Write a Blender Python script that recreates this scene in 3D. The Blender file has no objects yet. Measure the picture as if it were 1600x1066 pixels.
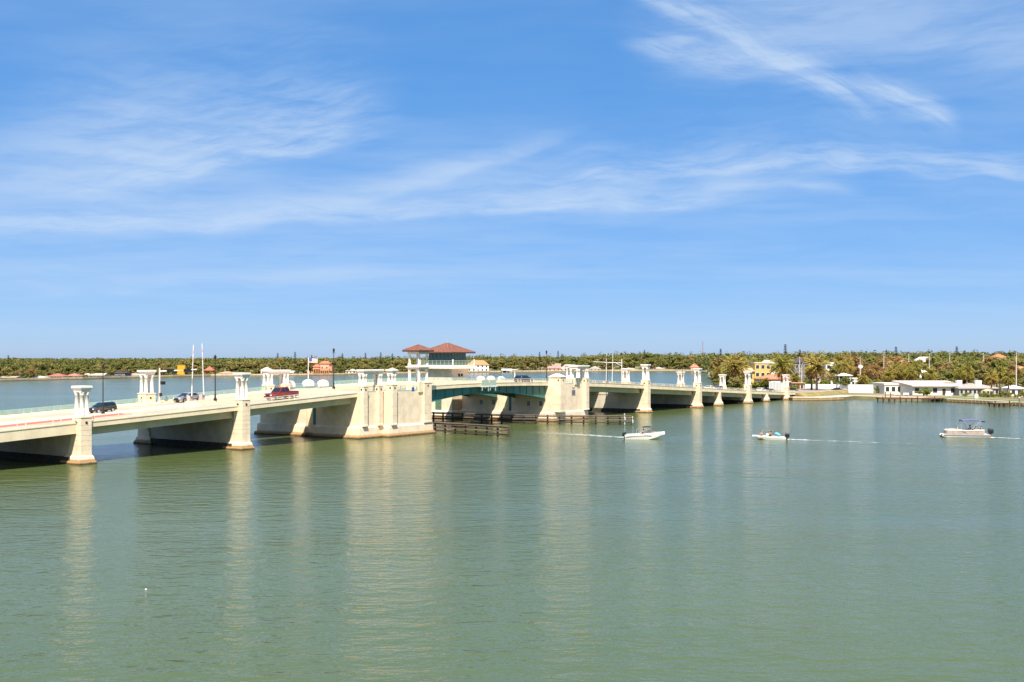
import bpy, bmesh, math, random
import numpy as np
from mathutils import Vector, Matrix

R = math.radians
random.seed(7)
rng = np.random.default_rng(11)
scene = bpy.context.scene
col = scene.collection

# ------------------------------------------------------------------ camera
F, H, YH = 1700.0, 13.3, 560.0            # focal length (px of the 1600 px picture), eye height (m), horizon row
cam_d = bpy.data.cameras.new('camera')
cam = bpy.data.objects.new('camera', cam_d)
col.objects.link(cam)
cam.location = (0, 0, H)
cam.rotation_euler = (R(90), 0, 0)
cam_d.sensor_width = 36.0
cam_d.sensor_fit = 'HORIZONTAL'
cam_d.lens = 36.0 * F / 1600.0
cam_d.shift_y = (YH - 533.0) / 1600.0
cam_d.clip_start = 0.5
cam_d.clip_end = 30000.0
scene.camera = cam

# ------------------------------------------------------------------ sun and sky
SUN_EL = 55.0
SUN_H = Vector((-0.02, -1.0, 0)).normalized()
sun_vec = Vector((SUN_H.x * math.cos(R(SUN_EL)), SUN_H.y * math.cos(R(SUN_EL)), math.sin(R(SUN_EL))))
sun_d = bpy.data.lights.new('sun', 'SUN')
sun_d.energy = 5.0
sun_d.angle = R(0.53)
sun_d.color = (1.0, 0.91, 0.76)
sun = bpy.data.objects.new('sun', sun_d)
col.objects.link(sun)
sun.rotation_euler = (-sun_vec).to_track_quat('-Z', 'Y').to_euler()

world = bpy.data.worlds.new('World')
scene.world = world
world.use_nodes = True


class NT:
    """small helper round a node tree"""
    def __init__(self, tree):
        self.t = tree
        self.n = tree.nodes
        self.l = tree.links

    def node(self, kind, **props):
        nd = self.n.new(kind)
        for k, v in props.items():
            setattr(nd, k, v)
        return nd

    def put(self, sock, v):
        if isinstance(v, bpy.types.NodeSocket):
            self.l.new(v, sock)
        elif v is not None:
            sock.default_value = v

    def math(self, op, a, b=None, c=None, clamp=False):
        nd = self.node('ShaderNodeMath', operation=op, use_clamp=clamp)
        for i, v in enumerate((a, b, c)):
            if v is not None:
                self.put(nd.inputs[i], v)
        return nd.outputs[0]

    def mix(self, f, a, b, blend='MIX'):
        nd = self.node('ShaderNodeMix', data_type='RGBA', blend_type=blend)
        self.put(nd.inputs[0], f)
        self.put(nd.inputs[6], a if isinstance(a, bpy.types.NodeSocket) else (*a[:3], 1))
        self.put(nd.inputs[7], b if isinstance(b, bpy.types.NodeSocket) else (*b[:3], 1))
        return nd.outputs[2]

    def smooth(self, v, a, b, lo=0.0, hi=1.0):
        nd = self.node('ShaderNodeMapRange', interpolation_type='SMOOTHSTEP')
        self.put(nd.inputs[0], v)
        self.put(nd.inputs[1], a)
        self.put(nd.inputs[2], b)
        self.put(nd.inputs[3], lo)
        self.put(nd.inputs[4], hi)
        return nd.outputs[0]

    def noise(self, vec, scale, detail=4.0, rough=0.5, dist=0.0):
        nd = self.node('ShaderNodeTexNoise')
        if vec is not None:
            self.put(nd.inputs['Vector'], vec)
        nd.inputs['Scale'].default_value = scale
        nd.inputs['Detail'].default_value = detail
        nd.inputs['Roughness'].default_value = rough
        nd.inputs['Distortion'].default_value = dist
        return nd.outputs[0]

    def mapping(self, vec, scale=(1, 1, 1), rot=(0, 0, 0), loc=(0, 0, 0)):
        nd = self.node('ShaderNodeMapping')
        self.put(nd.inputs[0], vec)
        nd.inputs['Location'].default_value = loc
        nd.inputs['Rotation'].default_value = rot
        nd.inputs['Scale'].default_value = scale
        return nd.outputs[0]


w = NT(world.node_tree)
w.n.clear()
sky = w.node('ShaderNodeTexSky', sky_type='NISHITA')
sky.sun_disc = False
sky.sun_elevation = R(SUN_EL)
sky.sun_rotation = math.atan2(SUN_H.x, SUN_H.y)
sky.altitude = 0
sky.air_density = 0.4
sky.dust_density = 1.0
sky.ozone_density = 7.0
hs = w.node('ShaderNodeHueSaturation')
hs.inputs['Saturation'].default_value = 2.4
hs.inputs['Hue'].default_value = 0.508
hs.inputs['Value'].default_value = 2.85
gam = w.node('ShaderNodeGamma')
gam.inputs['Gamma'].default_value = 0.3
w.l.new(sky.outputs[0], gam.inputs['Color'])
w.l.new(gam.outputs[0], hs.inputs['Color'])
tc = w.node('ShaderNodeTexCoord')
sep = w.node('ShaderNodeSeparateXYZ')
w.l.new(tc.outputs['Generated'], sep.inputs[0])
DEG = 180 / math.pi
az = w.math('MULTIPLY', w.math('ARCTAN2', sep.outputs[0], sep.outputs[1]), DEG)
el = w.math('MULTIPLY', w.math('ARCSINE', sep.outputs[2]), DEG)
# cirrus lives on a high flat layer: project the view direction on it
zz = w.math('ADD', w.math('MAXIMUM', sep.outputs[2], 0.0), 0.06)
cx = w.math('DIVIDE', sep.outputs[0], zz)
cy = w.math('DIVIDE', sep.outputs[1], zz)
comb = w.node('ShaderNodeCombineXYZ')
w.put(comb.inputs[0], cx)
w.put(comb.inputs[1], cy)
layer = comb.outputs[0]
comb2 = w.node('ShaderNodeCombineXYZ')
w.put(comb2.inputs[0], az)
w.put(comb2.inputs[1], el)
ang = comb2.outputs[0]
warp = w.math('SUBTRACT', w.noise(w.mapping(ang, (0.16, 0.30, 1)), 1.0, 2, 0.55), 0.5)
wel = w.math('ADD', el, w.math('MULTIPLY', warp, 1.6))      # gently bent elevation, shared by all streaks
comb3 = w.node('ShaderNodeCombineXYZ')
w.put(comb3.inputs[0], az)
w.put(comb3.inputs[1], wel)
fib = w.noise(w.mapping(comb3.outputs[0], (0.13, 0.85, 1), (0, 0, R(7))), 1.0, 5, 0.60)
fibre = w.smooth(fib, 0.30, 0.68)


def stroke(a0, a1, c, wl, wu, gain, soft=3.0, comb_=False):
    """a cirrus streak: centre line el = c0 + c1 az + c2 az^2 between two azimuths, sharp below, combed out above"""
    mid = w.math('ADD', w.math('MULTIPLY', az, c[1]), c[0])
    mid = w.math('ADD', mid, w.math('MULTIPLY', w.math('MULTIPLY', az, az), c[2]))
    d = w.math('SUBTRACT', wel, mid)
    k = (1.0 / wl - 1.0 / wu) / 2          # steeper below the line than above it
    t = w.math('ADD', w.math('MULTIPLY', d, (1.0 / wl + 1.0 / wu) / 2), w.math('MULTIPLY', w.math('ABSOLUTE', d), -k))
    p = w.math('DIVIDE', 1.0, w.math('ADD', w.math('POWER', w.math('ABSOLUTE', t), 2.6), 1.0))
    m = w.math('MULTIPLY', w.smooth(az, a0 - soft, a0 + soft), w.smooth(az, a1 - soft, a1 + soft, 1.0, 0.0))
    r = w.math('MULTIPLY', w.math('MULTIPLY', p, m), gain)
    if comb_:                              # fibres that run along the streak, each streak its own
        cb = w.node('ShaderNodeCombineXYZ')
        w.put(cb.inputs[0], w.math('MULTIPLY', az, 0.30))
        w.put(cb.inputs[1], w.math('MULTIPLY', d, 1.9))
        cb.inputs[2].default_value = c[0] * 3.1
        f = w.noise(cb.outputs[0], 1.0, 5, 0.68)
        r = w.math('MULTIPLY', r, w.smooth(f, 0.30, 0.70, 0.30, 1.12))
    return r


def quad(pts):
    """quadratic through pixel points of the photograph's sky, in degrees"""
    a = [math.degrees(math.atan((x - 800) / F)) for x, y in pts]
    e = [math.degrees(math.atan((YH - y) / F * math.cos(R(q)))) for (x, y), q in zip(pts, a)]
    c = np.polyfit(a, e, 2)
    return a[0], a[-1], (float(c[2]), float(c[1]), float(c[0]))


dens = None
for pts, wl, wu, g, soft, cm in (
        ([(120, 312), (270, 272), (400, 248), (560, 212)], 0.30, 2.3, 0.95, 3.0, True),
        ([(-60, 366), (350, 343), (700, 338), (1130, 312)], 0.22, 0.75, 1.0, 4.0, True),
        ([(380, 335), (620, 296), (860, 224)], 0.20, 0.55, 0.50, 2.5, False),
        ([(870, 290), (1050, 262), (1300, 262), (1620, 282)], 0.30, 0.75, 1.0, 2.0, True),
        ([(1110, 297), (1200, 292), (1320, 297)], 0.22, 0.40, 0.8, 1.5, False),
        ([(1000, -15), (1170, 70), (1345, 165)], 0.45, 0.75, 1.15, 1.4, True),
        ([(1010, 75), (1120, 92), (1260, 105)], 0.5, 0.8, 0.85, 2.0, True),
        ([(1350, 133), (1410, 155), (1480, 180)], 0.42, 0.5, 1.35, 0.9, True),
        ([(-80, 330), (120, 250), (330, 230)], 1.8, 2.6, 0.62, 5.0, False),
        ([(1150, 40), (1380, 40), (1700, 90)], 1.4, 2.6, 0.55, 4.0, False),
        ([(-60, 452), (250, 448), (560, 436)], 0.25, 0.7, 0.35, 4.0, False),
        ([(-900, 420), (800, 390), (2500, 420)], 3.2, 2.6, 0.12, 25.0, False),
        ([(560, 300), (760, 285), (960, 300)], 0.8, 1.2, 0.40, 4.0, False)):
    a0, a1, c = quad(pts)
    q = stroke(a0, a1, c, wl, wu, g, soft, cm)
    dens = q if dens is None else w.math('ADD', dens, q)
# the same thin veil goes on over the rest of the dome
veil = w.math('MULTIPLY', w.smooth(w.noise(w.mapping(layer, (0.25, 0.55, 1), (0, 0, R(20))), 1.0, 5, 0.62), 0.42, 0.80), 0.42)
dens = w.math('ADD', w.math('MULTIPLY', dens, w.math('ADD', w.math('MULTIPLY', fibre, 0.70), 0.30)), veil)
dens = w.math('MULTIPLY', dens, w.smooth(el, 0.0, 5.0, 0.15, 1.0))
dens = w.math('MULTIPLY', w.math('SUBTRACT', 1.0, w.math('EXPONENT', w.math('MULTIPLY', dens, -1.35))), 0.88)
cloudy = w.mix(dens, hs.outputs[0], (3.15, 3.85, 4.8))
bg = w.node('ShaderNodeBackground')
bg.inputs['Strength'].default_value = 0.11
w.l.new(cloudy, bg.inputs['Color'])
wo = w.node('ShaderNodeOutputWorld')
w.l.new(bg.outputs[0], wo.inputs['Surface'])

world.cycles.sampling_method = 'MANUAL'
world.cycles.sample_map_resolution = 256

scene.view_settings.view_transform = 'Standard'
scene.view_settings.look = 'None'
scene.view_settings.exposure = 0.85
scene.view_settings.gamma = 1.0
scene.view_settings.use_curve_mapping = False
scene.render.engine = 'CYCLES'
scene.cycles.use_denoising = True
try:
    scene.cycles.denoiser = 'OPENIMAGEDENOISE'
    scene.cycles.denoising_input_passes = 'RGB_ALBEDO_NORMAL'
except Exception:
    pass
scene.cycles.max_bounces = 6
scene.cycles.transparent_max_bounces = 12
scene.cycles.caustics_reflective = False
scene.cycles.caustics_refractive = False


# ------------------------------------------------------------------ layout helpers: picture point + known height or depth -> place
def G(x, y, z=0.0):
    Y = (H - z) * F / (y - YH)
    return Vector(((x - 800) / F * Y, Y, z))


def zat(y, Y):
    return H - (y - YH) * Y / F


def xat(x, Y):
    return (x - 800) / F * Y


# bridge frame: s along the bridge, t across it (0 = near face, positive = away), z up
B0 = Vector((xat(126, H * F / 167.0), H * F / 167.0))
B1 = Vector((xat(1228, H * F / 65.6), H * F / 65.6))
DV = (B1 - B0).normalized()
PV = Vector((-DV.y, DV.x))
TH = math.atan2(DV.y, DV.x)
BO = B0 + PV * 1.2


def bw(s, t, z=0.0):
    q = BO + DV * s + PV * t
    return Vector((q.x, q.y, z))


def S(x, t=0.0):
    u = (x - 800) / F
    o = BO + PV * t
    return (u * o.y - o.x) / (DV.x - u * DV.y)


def bz(y, s, t=0.0):
    return zat(y, bw(s, t).y)


WID = 21.6
_tab = [(S(x), bz(y, S(x))) for x, y in ((145, 667), (365, 642.5), (555, 620.5), (675, 608.5), (762, 603.5), (850, 602.3),
                                         (925, 603.8), (1009, 607.4), (1085, 611), (1150, 614.4), (1220, 617.2))]
_s0, _z0 = _tab[0]
_s1, _z1 = _tab[-1]
_tab = [(_s0 - 100, _z0 - 100 * 0.047)] + _tab + [(_s1 + 12, _z1 - 0.35), (_s1 + 100, _z1 - 0.5)]
_ts = np.array([a for a, b in _tab])
_tz = np.array([b for a, b in _tab])


def zb(s):
    """underside of the bridge's edge beam"""
    k = np.linspace(-9, 9, 13)
    return float(np.mean(np.interp(s + k, _ts, _tz)))


# ------------------------------------------------------------------ mesh helpers
class MB:
    def __init__(self):
        self.v = []
        self.f = []

    def poly(self, pts):
        b = len(self.v)
        self.v += [tuple(p) for p in pts]
        self.f.append(tuple(range(b, b + len(pts))))

    def box(self, x0, x1, y0, y1, z0, z1):
        b = len(self.v)
        self.v += [(x0, y0, z0), (x1, y0, z0), (x1, y1, z0), (x0, y1, z0), (x0, y0, z1), (x1, y0, z1), (x1, y1, z1), (x0, y1, z1)]
        for q in ((0, 3, 2, 1), (4, 5, 6, 7), (0, 1, 5, 4), (1, 2, 6, 5), (2, 3, 7, 6), (3, 0, 4, 7)):
            self.f.append(tuple(b + i for i in q))
        return self

    def cbox(self, c, size, rz=0.0):
        n = len(self.v)
        x, y, z = size[0] / 2, size[1] / 2, size[2] / 2
        self.box(-x, x, -y, y, -z, z)
        ca, sa = math.cos(rz), math.sin(rz)
        for i in range(n, len(self.v)):
            a, b_, d = self.v[i]
            self.v[i] = (c[0] + a * ca - b_ * sa, c[1] + a * sa + b_ * ca, c[2] + d)
        return self

    def loft(self, rings, cap=True, closed=True):
        b = len(self.v)
        n = len(rings[0])
        for r in rings:
            self.v += [tuple(p) for p in r]
        m = n if closed else n - 1
        for k in range(len(rings) - 1):
            for i in range(m):
                j = (i + 1) % n
                self.f.append((b + k * n + i, b + k * n + j, b + (k + 1) * n + j, b + (k + 1) * n + i))
        if cap:
            self.f.append(tuple(b + i for i in reversed(range(n))))
            self.f.append(tuple(b + (len(rings) - 1) * n + i for i in range(n)))
        return self

    def lathe(self, c, prof, n=10):
        self.loft([[(c[0] + r * math.cos(2 * math.pi * i / n), c[1] + r * math.sin(2 * math.pi * i / n), c[2] + z) for i in range(n)] for r, z in prof])
        return self

    def tube(self, pts, r, n=6, r2=None):
        pts = [Vector(p) for p in pts]
        rings = []
        for k, p in enumerate(pts):
            d = (pts[min(k + 1, len(pts) - 1)] - pts[max(k - 1, 0)]).normalized()
            a = d.cross(Vector((0, 0, 1)))
            if a.length < 1e-3:
                a = d.cross(Vector((1, 0, 0)))
            a.normalize()
            b = a.cross(d).normalized()
            rr = r if r2 is None else r + (r2 - r) * k / max(1, len(pts) - 1)
            rings.append([tuple(p + a * rr * math.cos(2 * math.pi * i / n) + b * rr * math.sin(2 * math.pi * i / n)) for i in range(n)])
        self.loft(rings)
        return self

    def mesh(self, name, mat, smooth=False):
        m = bpy.data.meshes.new(name)
        m.from_pydata(self.v, [], self.f)
        bm = bmesh.new()
        bm.from_mesh(m)
        bmesh.ops.recalc_face_normals(bm, faces=bm.faces)
        bm.to_mesh(m)
        bm.free()
        if mat:
            m.materials.append(mat)
        if smooth:
            m.polygons.foreach_set('use_smooth', [True] * len(m.polygons))
        m.update()
        return m

    def obj(self, name, mat, parent=None, smooth=False, bevel=0.0):
        o = bpy.data.objects.new(name, self.mesh(name, mat, smooth))
        col.objects.link(o)
        if parent is not None:
            o.parent = parent
        if bevel:
            bv = o.modifiers.new('bevel', 'BEVEL')
            bv.width = bevel
            bv.segments = 2
            bv.limit_method = 'ANGLE'
        return o


def B(*a):
    return MB().box(*a)


def rect(s0, s1, t0, t1, z):
    return [(s0, t0, z), (s1, t0, z), (s1, t1, z), (s0, t1, z)]


def tag(o, label=None, cat=None, group=None, kind=None):
    if label:
        o['label'] = label
    if cat:
        o['category'] = cat
    if group:
        o['group'] = group
    if kind:
        o['kind'] = kind
    return o


def thing(name, label, cat, loc=(0, 0, 0), rz=0.0, group=None, scale=1.0):
    o = bpy.data.objects.new(name, None)
    o.empty_display_size = 0.3
    col.objects.link(o)
    o.location = loc
    o.rotation_euler = (0, 0, rz)
    o.scale = (scale, scale, scale)
    return tag(o, label, cat, group)


def use(name, mesh, parent=None, loc=(0, 0, 0), rz=0.0, scale=None):
    o = bpy.data.objects.new(name, mesh)
    col.objects.link(o)
    if parent is not None:
        o.parent = parent
    o.location = loc
    o.rotation_euler = (0, 0, rz)
    if scale is not None:
        o.scale = scale
    return o


def sweep(prof, stations, zf, name, mat, parent):
    """extrude a (t, dz) outline along the bridge, following the height zf(s)"""
    rings = [[(s, t, zf(s) + dz) for t, dz in prof] for s in stations]
    return MB().loft(rings).obj(name, mat, parent)


def frange(a, b, step):
    n = max(1, int(round(abs(b - a) / step)))
    return [a + (b - a) * i / n for i in range(n + 1)]


# ------------------------------------------------------------------ materials
MATS = {}


def mat(name, color, rough=0.6, var=0.10, scale=1.5, metal=0.0, streak=0.0, bump=0.0, bscale=8.0, spec=0.5, tide=False, coat=0.0, rand=0.0):
    if name in MATS:
        return MATS[name]
    m = bpy.data.materials.new(name)
    m.use_nodes = True
    t = NT(m.node_tree)
    p = t.n['Principled BSDF']
    geo = t.node('ShaderNodeNewGeometry')
    pos = geo.outputs['Position']
    c = None
    n1 = t.noise(pos, scale, 5, 0.6)
    dark = tuple(x * (1 - var * 1.6) for x in color)
    lite = tuple(min(1, x * (1 + var)) for x in color)
    c = t.mix(t.smooth(n1, 0.3, 0.7), dark, lite)
    if streak:
        n2 = t.noise(t.mapping(pos, (1.0, 1.0, 0.10)), 2.2, 5, 0.65)
        c = t.mix(t.math('MULTIPLY', t.smooth(n2, 0.5, 0.78), streak), c, tuple(x * y for x, y in zip(color, (0.50, 0.46, 0.40))))
    if tide:
        sp = t.node('ShaderNodeSeparateXYZ')
        t.l.new(pos, sp.inputs[0])
        zn = t.math('ADD', sp.outputs[2], t.math('MULTIPLY', t.math('SUBTRACT', t.noise(pos, 1.6, 5, 0.7), 0.5), 0.5))
        c = t.mix(t.smooth(zn, 0.40, 0.75, 1.0, 0.0), c, (0.34, 0.20, 0.085))
        c = t.mix(t.smooth(zn, 0.05, 0.28, 1.0, 0.0), c, (0.055, 0.042, 0.025))
    if rand:
        oi = t.node('ShaderNodeObjectInfo')
        h = t.node('ShaderNodeHueSaturation')
        t.put(h.inputs['Value'], t.math('ADD', t.math('MULTIPLY', oi.outputs['Random'], rand * 2), 1 - rand))
        t.l.new(c, h.inputs['Color'])
        c = h.outputs[0]
    t.l.new(c, p.inputs['Base Color'])
    p.inputs['Roughness'].default_value = rough
    p.inputs['Metallic'].default_value = metal
    p.inputs['Specular IOR Level'].default_value = spec
    if coat:
        p.inputs['Coat Weight'].default_value = coat
        p.inputs['Coat Roughness'].default_value = 0.05
    if bump:
        bp = t.node('ShaderNodeBump')
        bp.inputs['Strength'].default_value = bump
        bp.inputs['Distance'].default_value = 0.03
        t.put(bp.inputs['Height'], t.noise(pos, bscale, 4, 0.6))
        t.l.new(bp.outputs[0], p.inputs['Normal'])
    MATS[name] = m
    return m


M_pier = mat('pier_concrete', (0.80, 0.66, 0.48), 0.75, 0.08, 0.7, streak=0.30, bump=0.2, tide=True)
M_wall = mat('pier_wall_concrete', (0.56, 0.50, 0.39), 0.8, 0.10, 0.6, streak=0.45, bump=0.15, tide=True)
M_plinth = mat('plinth_concrete', (0.42, 0.30, 0.17), 0.85, 0.25, 2.5, streak=0.3, bump=0.4, tide=True)
M_white = mat('white_stone', (0.76, 0.72, 0.65), 0.6, 0.05, 1.2, streak=0.12)
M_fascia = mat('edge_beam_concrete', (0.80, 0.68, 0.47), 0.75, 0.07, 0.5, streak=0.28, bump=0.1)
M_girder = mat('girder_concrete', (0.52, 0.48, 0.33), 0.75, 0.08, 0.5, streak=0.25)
M_road = mat('pale_road', (0.49, 0.365, 0.275), 0.85, 0.08, 0.4, bump=0.1)
M_paver = mat('red_pavers', (0.50, 0.13, 0.085), 0.85, 0.15, 2.0, bump=0.3)
M_line = mat('road_paint', (0.78, 0.77, 0.72), 0.7, 0.05)
M_crail = mat('cream_rail_paint', (0.70, 0.66, 0.54), 0.5, 0.05)
M_rail = mat('sage_rail_paint', (0.36, 0.50, 0.42), 0.45, 0.06)
M_sage = mat('sage_panel_paint', (0.40, 0.50, 0.41), 0.5, 0.06)
M_steel = mat('teal_steel', (0.032, 0.18, 0.15), 0.45, 0.15, 0.6, streak=0.25)
M_black = mat('black_metal', (0.012, 0.012, 0.014), 0.4, 0.1)
M_dark = mat('dark_bronze', (0.035, 0.022, 0.015), 0.6, 0.1)
M_glass = mat('dark_glass', (0.010, 0.020, 0.022), 0.06, 0.0, spec=0.8)
M_tgreen = mat('tender_green_frame', (0.035, 0.15, 0.125), 0.4, 0.1)
M_tile = mat('clay_tile', (0.205, 0.080, 0.055), 0.75, 0.22, 3.0, bump=0.4, bscale=5)
M_eave = mat('eave_brown', (0.05, 0.028, 0.018), 0.7, 0.1)
M_door = mat('green_louvre_paint', (0.13, 0.22, 0.15), 0.6, 0.08)
M_timber = mat('dark_timber', (0.055, 0.036, 0.024), 0.85, 0.35, 3.0, bump=0.5, rand=0.35)
M_timber2 = mat('weathered_timber', (0.17, 0.12, 0.09), 0.85, 0.25, 2.5, bump=0.5, rand=0.25)
M_galv = mat('galvanised_pole', (0.62, 0.58, 0.55), 0.45, 0.06, metal=0.2)
M_wpaint = mat('white_paint', (0.82, 0.81, 0.78), 0.4, 0.04)
M_orange = mat('orange_sign', (0.85, 0.33, 0.02), 0.5, 0.04)
M_blue = mat('blue_sign', (0.03, 0.10, 0.42), 0.5, 0.04)
M_plaque = mat('plaque_grey', (0.30, 0.29, 0.32), 0.6, 0.2, 6.0)

# ------------------------------------------------------------------ water
def water_material():
    m = bpy.data.materials.new('bay_water')
    m.use_nodes = True
    t = NT(m.node_tree)
    p = t.n['Principled BSDF']
    geo = t.node('ShaderNodeNewGeometry')
    pos = geo.outputs['Position']
    big = t.noise(t.mapping(pos, (0.012, 0.02, 1)), 1.0, 4, 0.55, 0.4)
    c = t.mix(t.smooth(big, 0.3, 0.7), (0.068, 0.096, 0.030), (0.080, 0.110, 0.040))
    t.l.new(c, p.inputs['Base Color'])
    p.inputs['Roughness'].default_value = 0.14
    p.inputs['IOR'].default_value = 1.33
    p.inputs['Specular IOR Level'].default_value = 0.5
    # wind waves: crests lie roughly across the view, a little slanted, in three sizes
    n1 = t.noise(t.mapping(pos, (0.55, 1.0, 1), (0, 0, R(-9))), 1.0, 3, 0.55)
    n2 = t.noise(t.mapping(pos, (1.7, 2.7, 1), (0, 0, R(14))), 1.0, 3, 0.6)
    n3 = t.noise(t.mapping(pos, (0.17, 0.36, 1), (0, 0, R(-12))), 1.0, 3, 0.6)
    wind = t.smooth(t.noise(t.mapping(pos, (0.010, 0.026, 1), (0, 0, R(12))), 1.0, 4, 0.6, 0.5), 0.30, 0.70, 0.65, 1.45)
    hgt = t.math('ADD', t.math('MULTIPLY', n1, 0.36), t.math('MULTIPLY', n2, 0.11))
    hgt = t.math('ADD', hgt, t.math('MULTIPLY', n3, 0.50))
    hgt = t.math('MULTIPLY', hgt, wind)
    # old wash of passed boats: two long low swells
    sp = t.node('ShaderNodeSeparateXYZ')
    t.l.new(pos, sp.inputs[0])
    wob = t.math('MULTIPLY', t.math('SUBTRACT', t.noise(t.mapping(pos, (0.03, 0.03, 1)), 1.0, 3), 0.5), 9.0)
    for (xa, ya), (xb, yb), x0, amp, wd in (((850, 738), (1600, 757), 0.0, 0.30, 1.1), ((1230, 690), (1600, 702), 40.0, 0.34, 0.9)):
        a, b_ = G(xa, ya), G(xb, yb)
        k = (b_.y - a.y) / (b_.x - a.x)
        d = t.math('SUBTRACT', t.math('SUBTRACT', sp.outputs[1], t.math('MULTIPLY', sp.outputs[0], k)), a.y - k * a.x)
        d = t.math('ADD', d, wob)
        for off in (0.0, 2.6):
            q = t.math('DIVIDE', t.math('SUBTRACT', d, off), wd)
            g = t.math('EXPONENT', t.math('MULTIPLY', t.math('MULTIPLY', q, q), -1.0))
            g = t.math('MULTIPLY', g, t.smooth(sp.outputs[0], x0, x0 + 25.0))
            hgt = t.math('ADD', hgt, t.math('MULTIPLY', g, amp))
    bp = t.node('ShaderNodeBump')
    bp.inputs['Strength'].default_value = 1.0
    bp.inputs['Distance'].default_value = 0.43
    t.put(bp.inputs['Height'], hgt)
    t.l.new(bp.outputs[0], p.inputs['Normal'])
    return m


M_water = water_material()
wm = MB()
wm.poly([(-6000, -300, 0), (6000, -300, 0), (6000, 14000, 0), (-6000, 14000, 0)])
tag(wm.obj('water', M_water), kind='structure')

# ------------------------------------------------------------------ land
LAND = 0.9
M_land = mat('dry_ground', (0.23, 0.20, 0.10), 0.95, 0.3, 0.08, bump=0.3)
M_grass = mat('dry_grass', (0.27, 0.215, 0.065), 0.95, 0.3, 0.4, bump=0.4)
M_sand = mat('shore_sand', (0.50, 0.42, 0.30), 0.95, 0.15, 0.5, bump=0.3)
M_seawall = mat('seawall_concrete', (0.56, 0.46, 0.33), 0.85, 0.18, 0.4, streak=0.4, tide=True)
far_shore = [G(x, y) for x, y in ((-90, 597.5), (0, 596), (60, 594.5), (130, 593), (200, 591), (270, 589.5), (330, 588), (400, 587.6),
                                  (480, 587), (560, 585.6), (620, 584.6), (700, 583.4), (760, 582.4), (830, 581.6), (900, 581),
                                  (960, 580.4), (1030, 580), (1085, 580.4))]
inlet = [G(x, y) for x, y in ((1106, 584), (1106, 590), (1122, 601), (1152, 612.5), (1190, 618))]
near_shore = [G(x, y) for x, y in ((1238, 626.2), (1262, 626.5), (1300, 626), (1318, 625.2), (1335, 623), (1380, 624.6), (1440, 626), (1478, 628.2),
                                   (1520, 630.2), (1560, 632.4), (1600, 634.8), (1680, 640))]
poly = far_shore + inlet + near_shore
outer = [Vector((900, 260, 0)), Vector((5000, 900, 0)), Vector((6000, 13000, 0)), Vector((-6000, 13000, 0)), Vector((-3000, 700, 0))]
pl = [(p.x, p.y) for p in poly + outer]
lm = MB()
lm.poly([(a, b, LAND) for a, b in pl])
lm.loft([[(a, b, -1.5) for a, b in pl], [(a, b, LAND) for a, b in pl]], cap=False)
tag(lm.obj('ground', M_land), kind='structure')


def wall_strip(path, z0, z1, thick, name, material, parent=None):
    """a wall of even thickness along a path (thick > 0 puts its body on the left of the path)"""
    a, b = [], []
    for i, p in enumerate(path):
        d = (path[min(i + 1, len(path) - 1)] - path[max(i - 1, 0)])
        n = Vector((-d.y, d.x, 0)).normalized()
        a.append(p)
        b.append(p + n * thick)
    rings = [[(p.x, p.y, z0), (q.x, q.y, z0), (q.x, q.y, z1), (p.x, p.y, z1)] for p, q in zip(a, b)]
    return MB().loft(rings).obj(name, material, parent)


for a, b, lab in ((0, 4, 'low tan seawall along the far shore at the left edge'), (4, 9, 'low cream seawall along the far shore below the orange villa'),
                  (9, 13, 'low cream seawall on the far shore behind the operator house'), (13, 17, 'low pale seawall on the far shore right of the operator house')):
    o = wall_strip([p + Vector((0, -0.6, 0)) for p in far_shore[a:b + 1]], -0.6, 1.55 if a < 9 else 1.75, 0.9, 'seawall', M_seawall)
    tag(o, lab, 'seawall', 'far shore seawalls')

# ------------------------------------------------------------------ the bridge
bridge = thing('bascule_bridge', 'long cream concrete drawbridge with white column towers crossing the bay', 'bridge', (BO.x, BO.y, 0), TH)


def on_bridge(name, label, cat, s, t, z, rz=0.0, group=None):
    q = bw(s, t)
    return thing(name, label, cat, (q.x, q.y, z), TH + rz, group)


sP = {k: S(x, 0.0) for k, x in dict(P1=128, P2=378, P5=1009, P6=1090, P7=1168.5, P8=1228).items()}
sM = [S(1124.7, 0), S(1198, 0)]
sA, sB, sC, sD = S(566.5, -0.3), S(590.5, -0.3), S(613, -1.8), S(666, -1.8)
P3a, P3b = sA - 0.9, sD + 1.05
sE, sF = S(873, -1.6), S(914, -1.2)
P4a, P4b = sE - 1.5, sF + 0.75
NEAR = (0.0, 9.4)
FAR = (11.6, WID)
GAP0, GAP1 = sP['P2'] + 2.0, sP['P5'] + 1.0      # the twin decks part between these two piers


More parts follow.
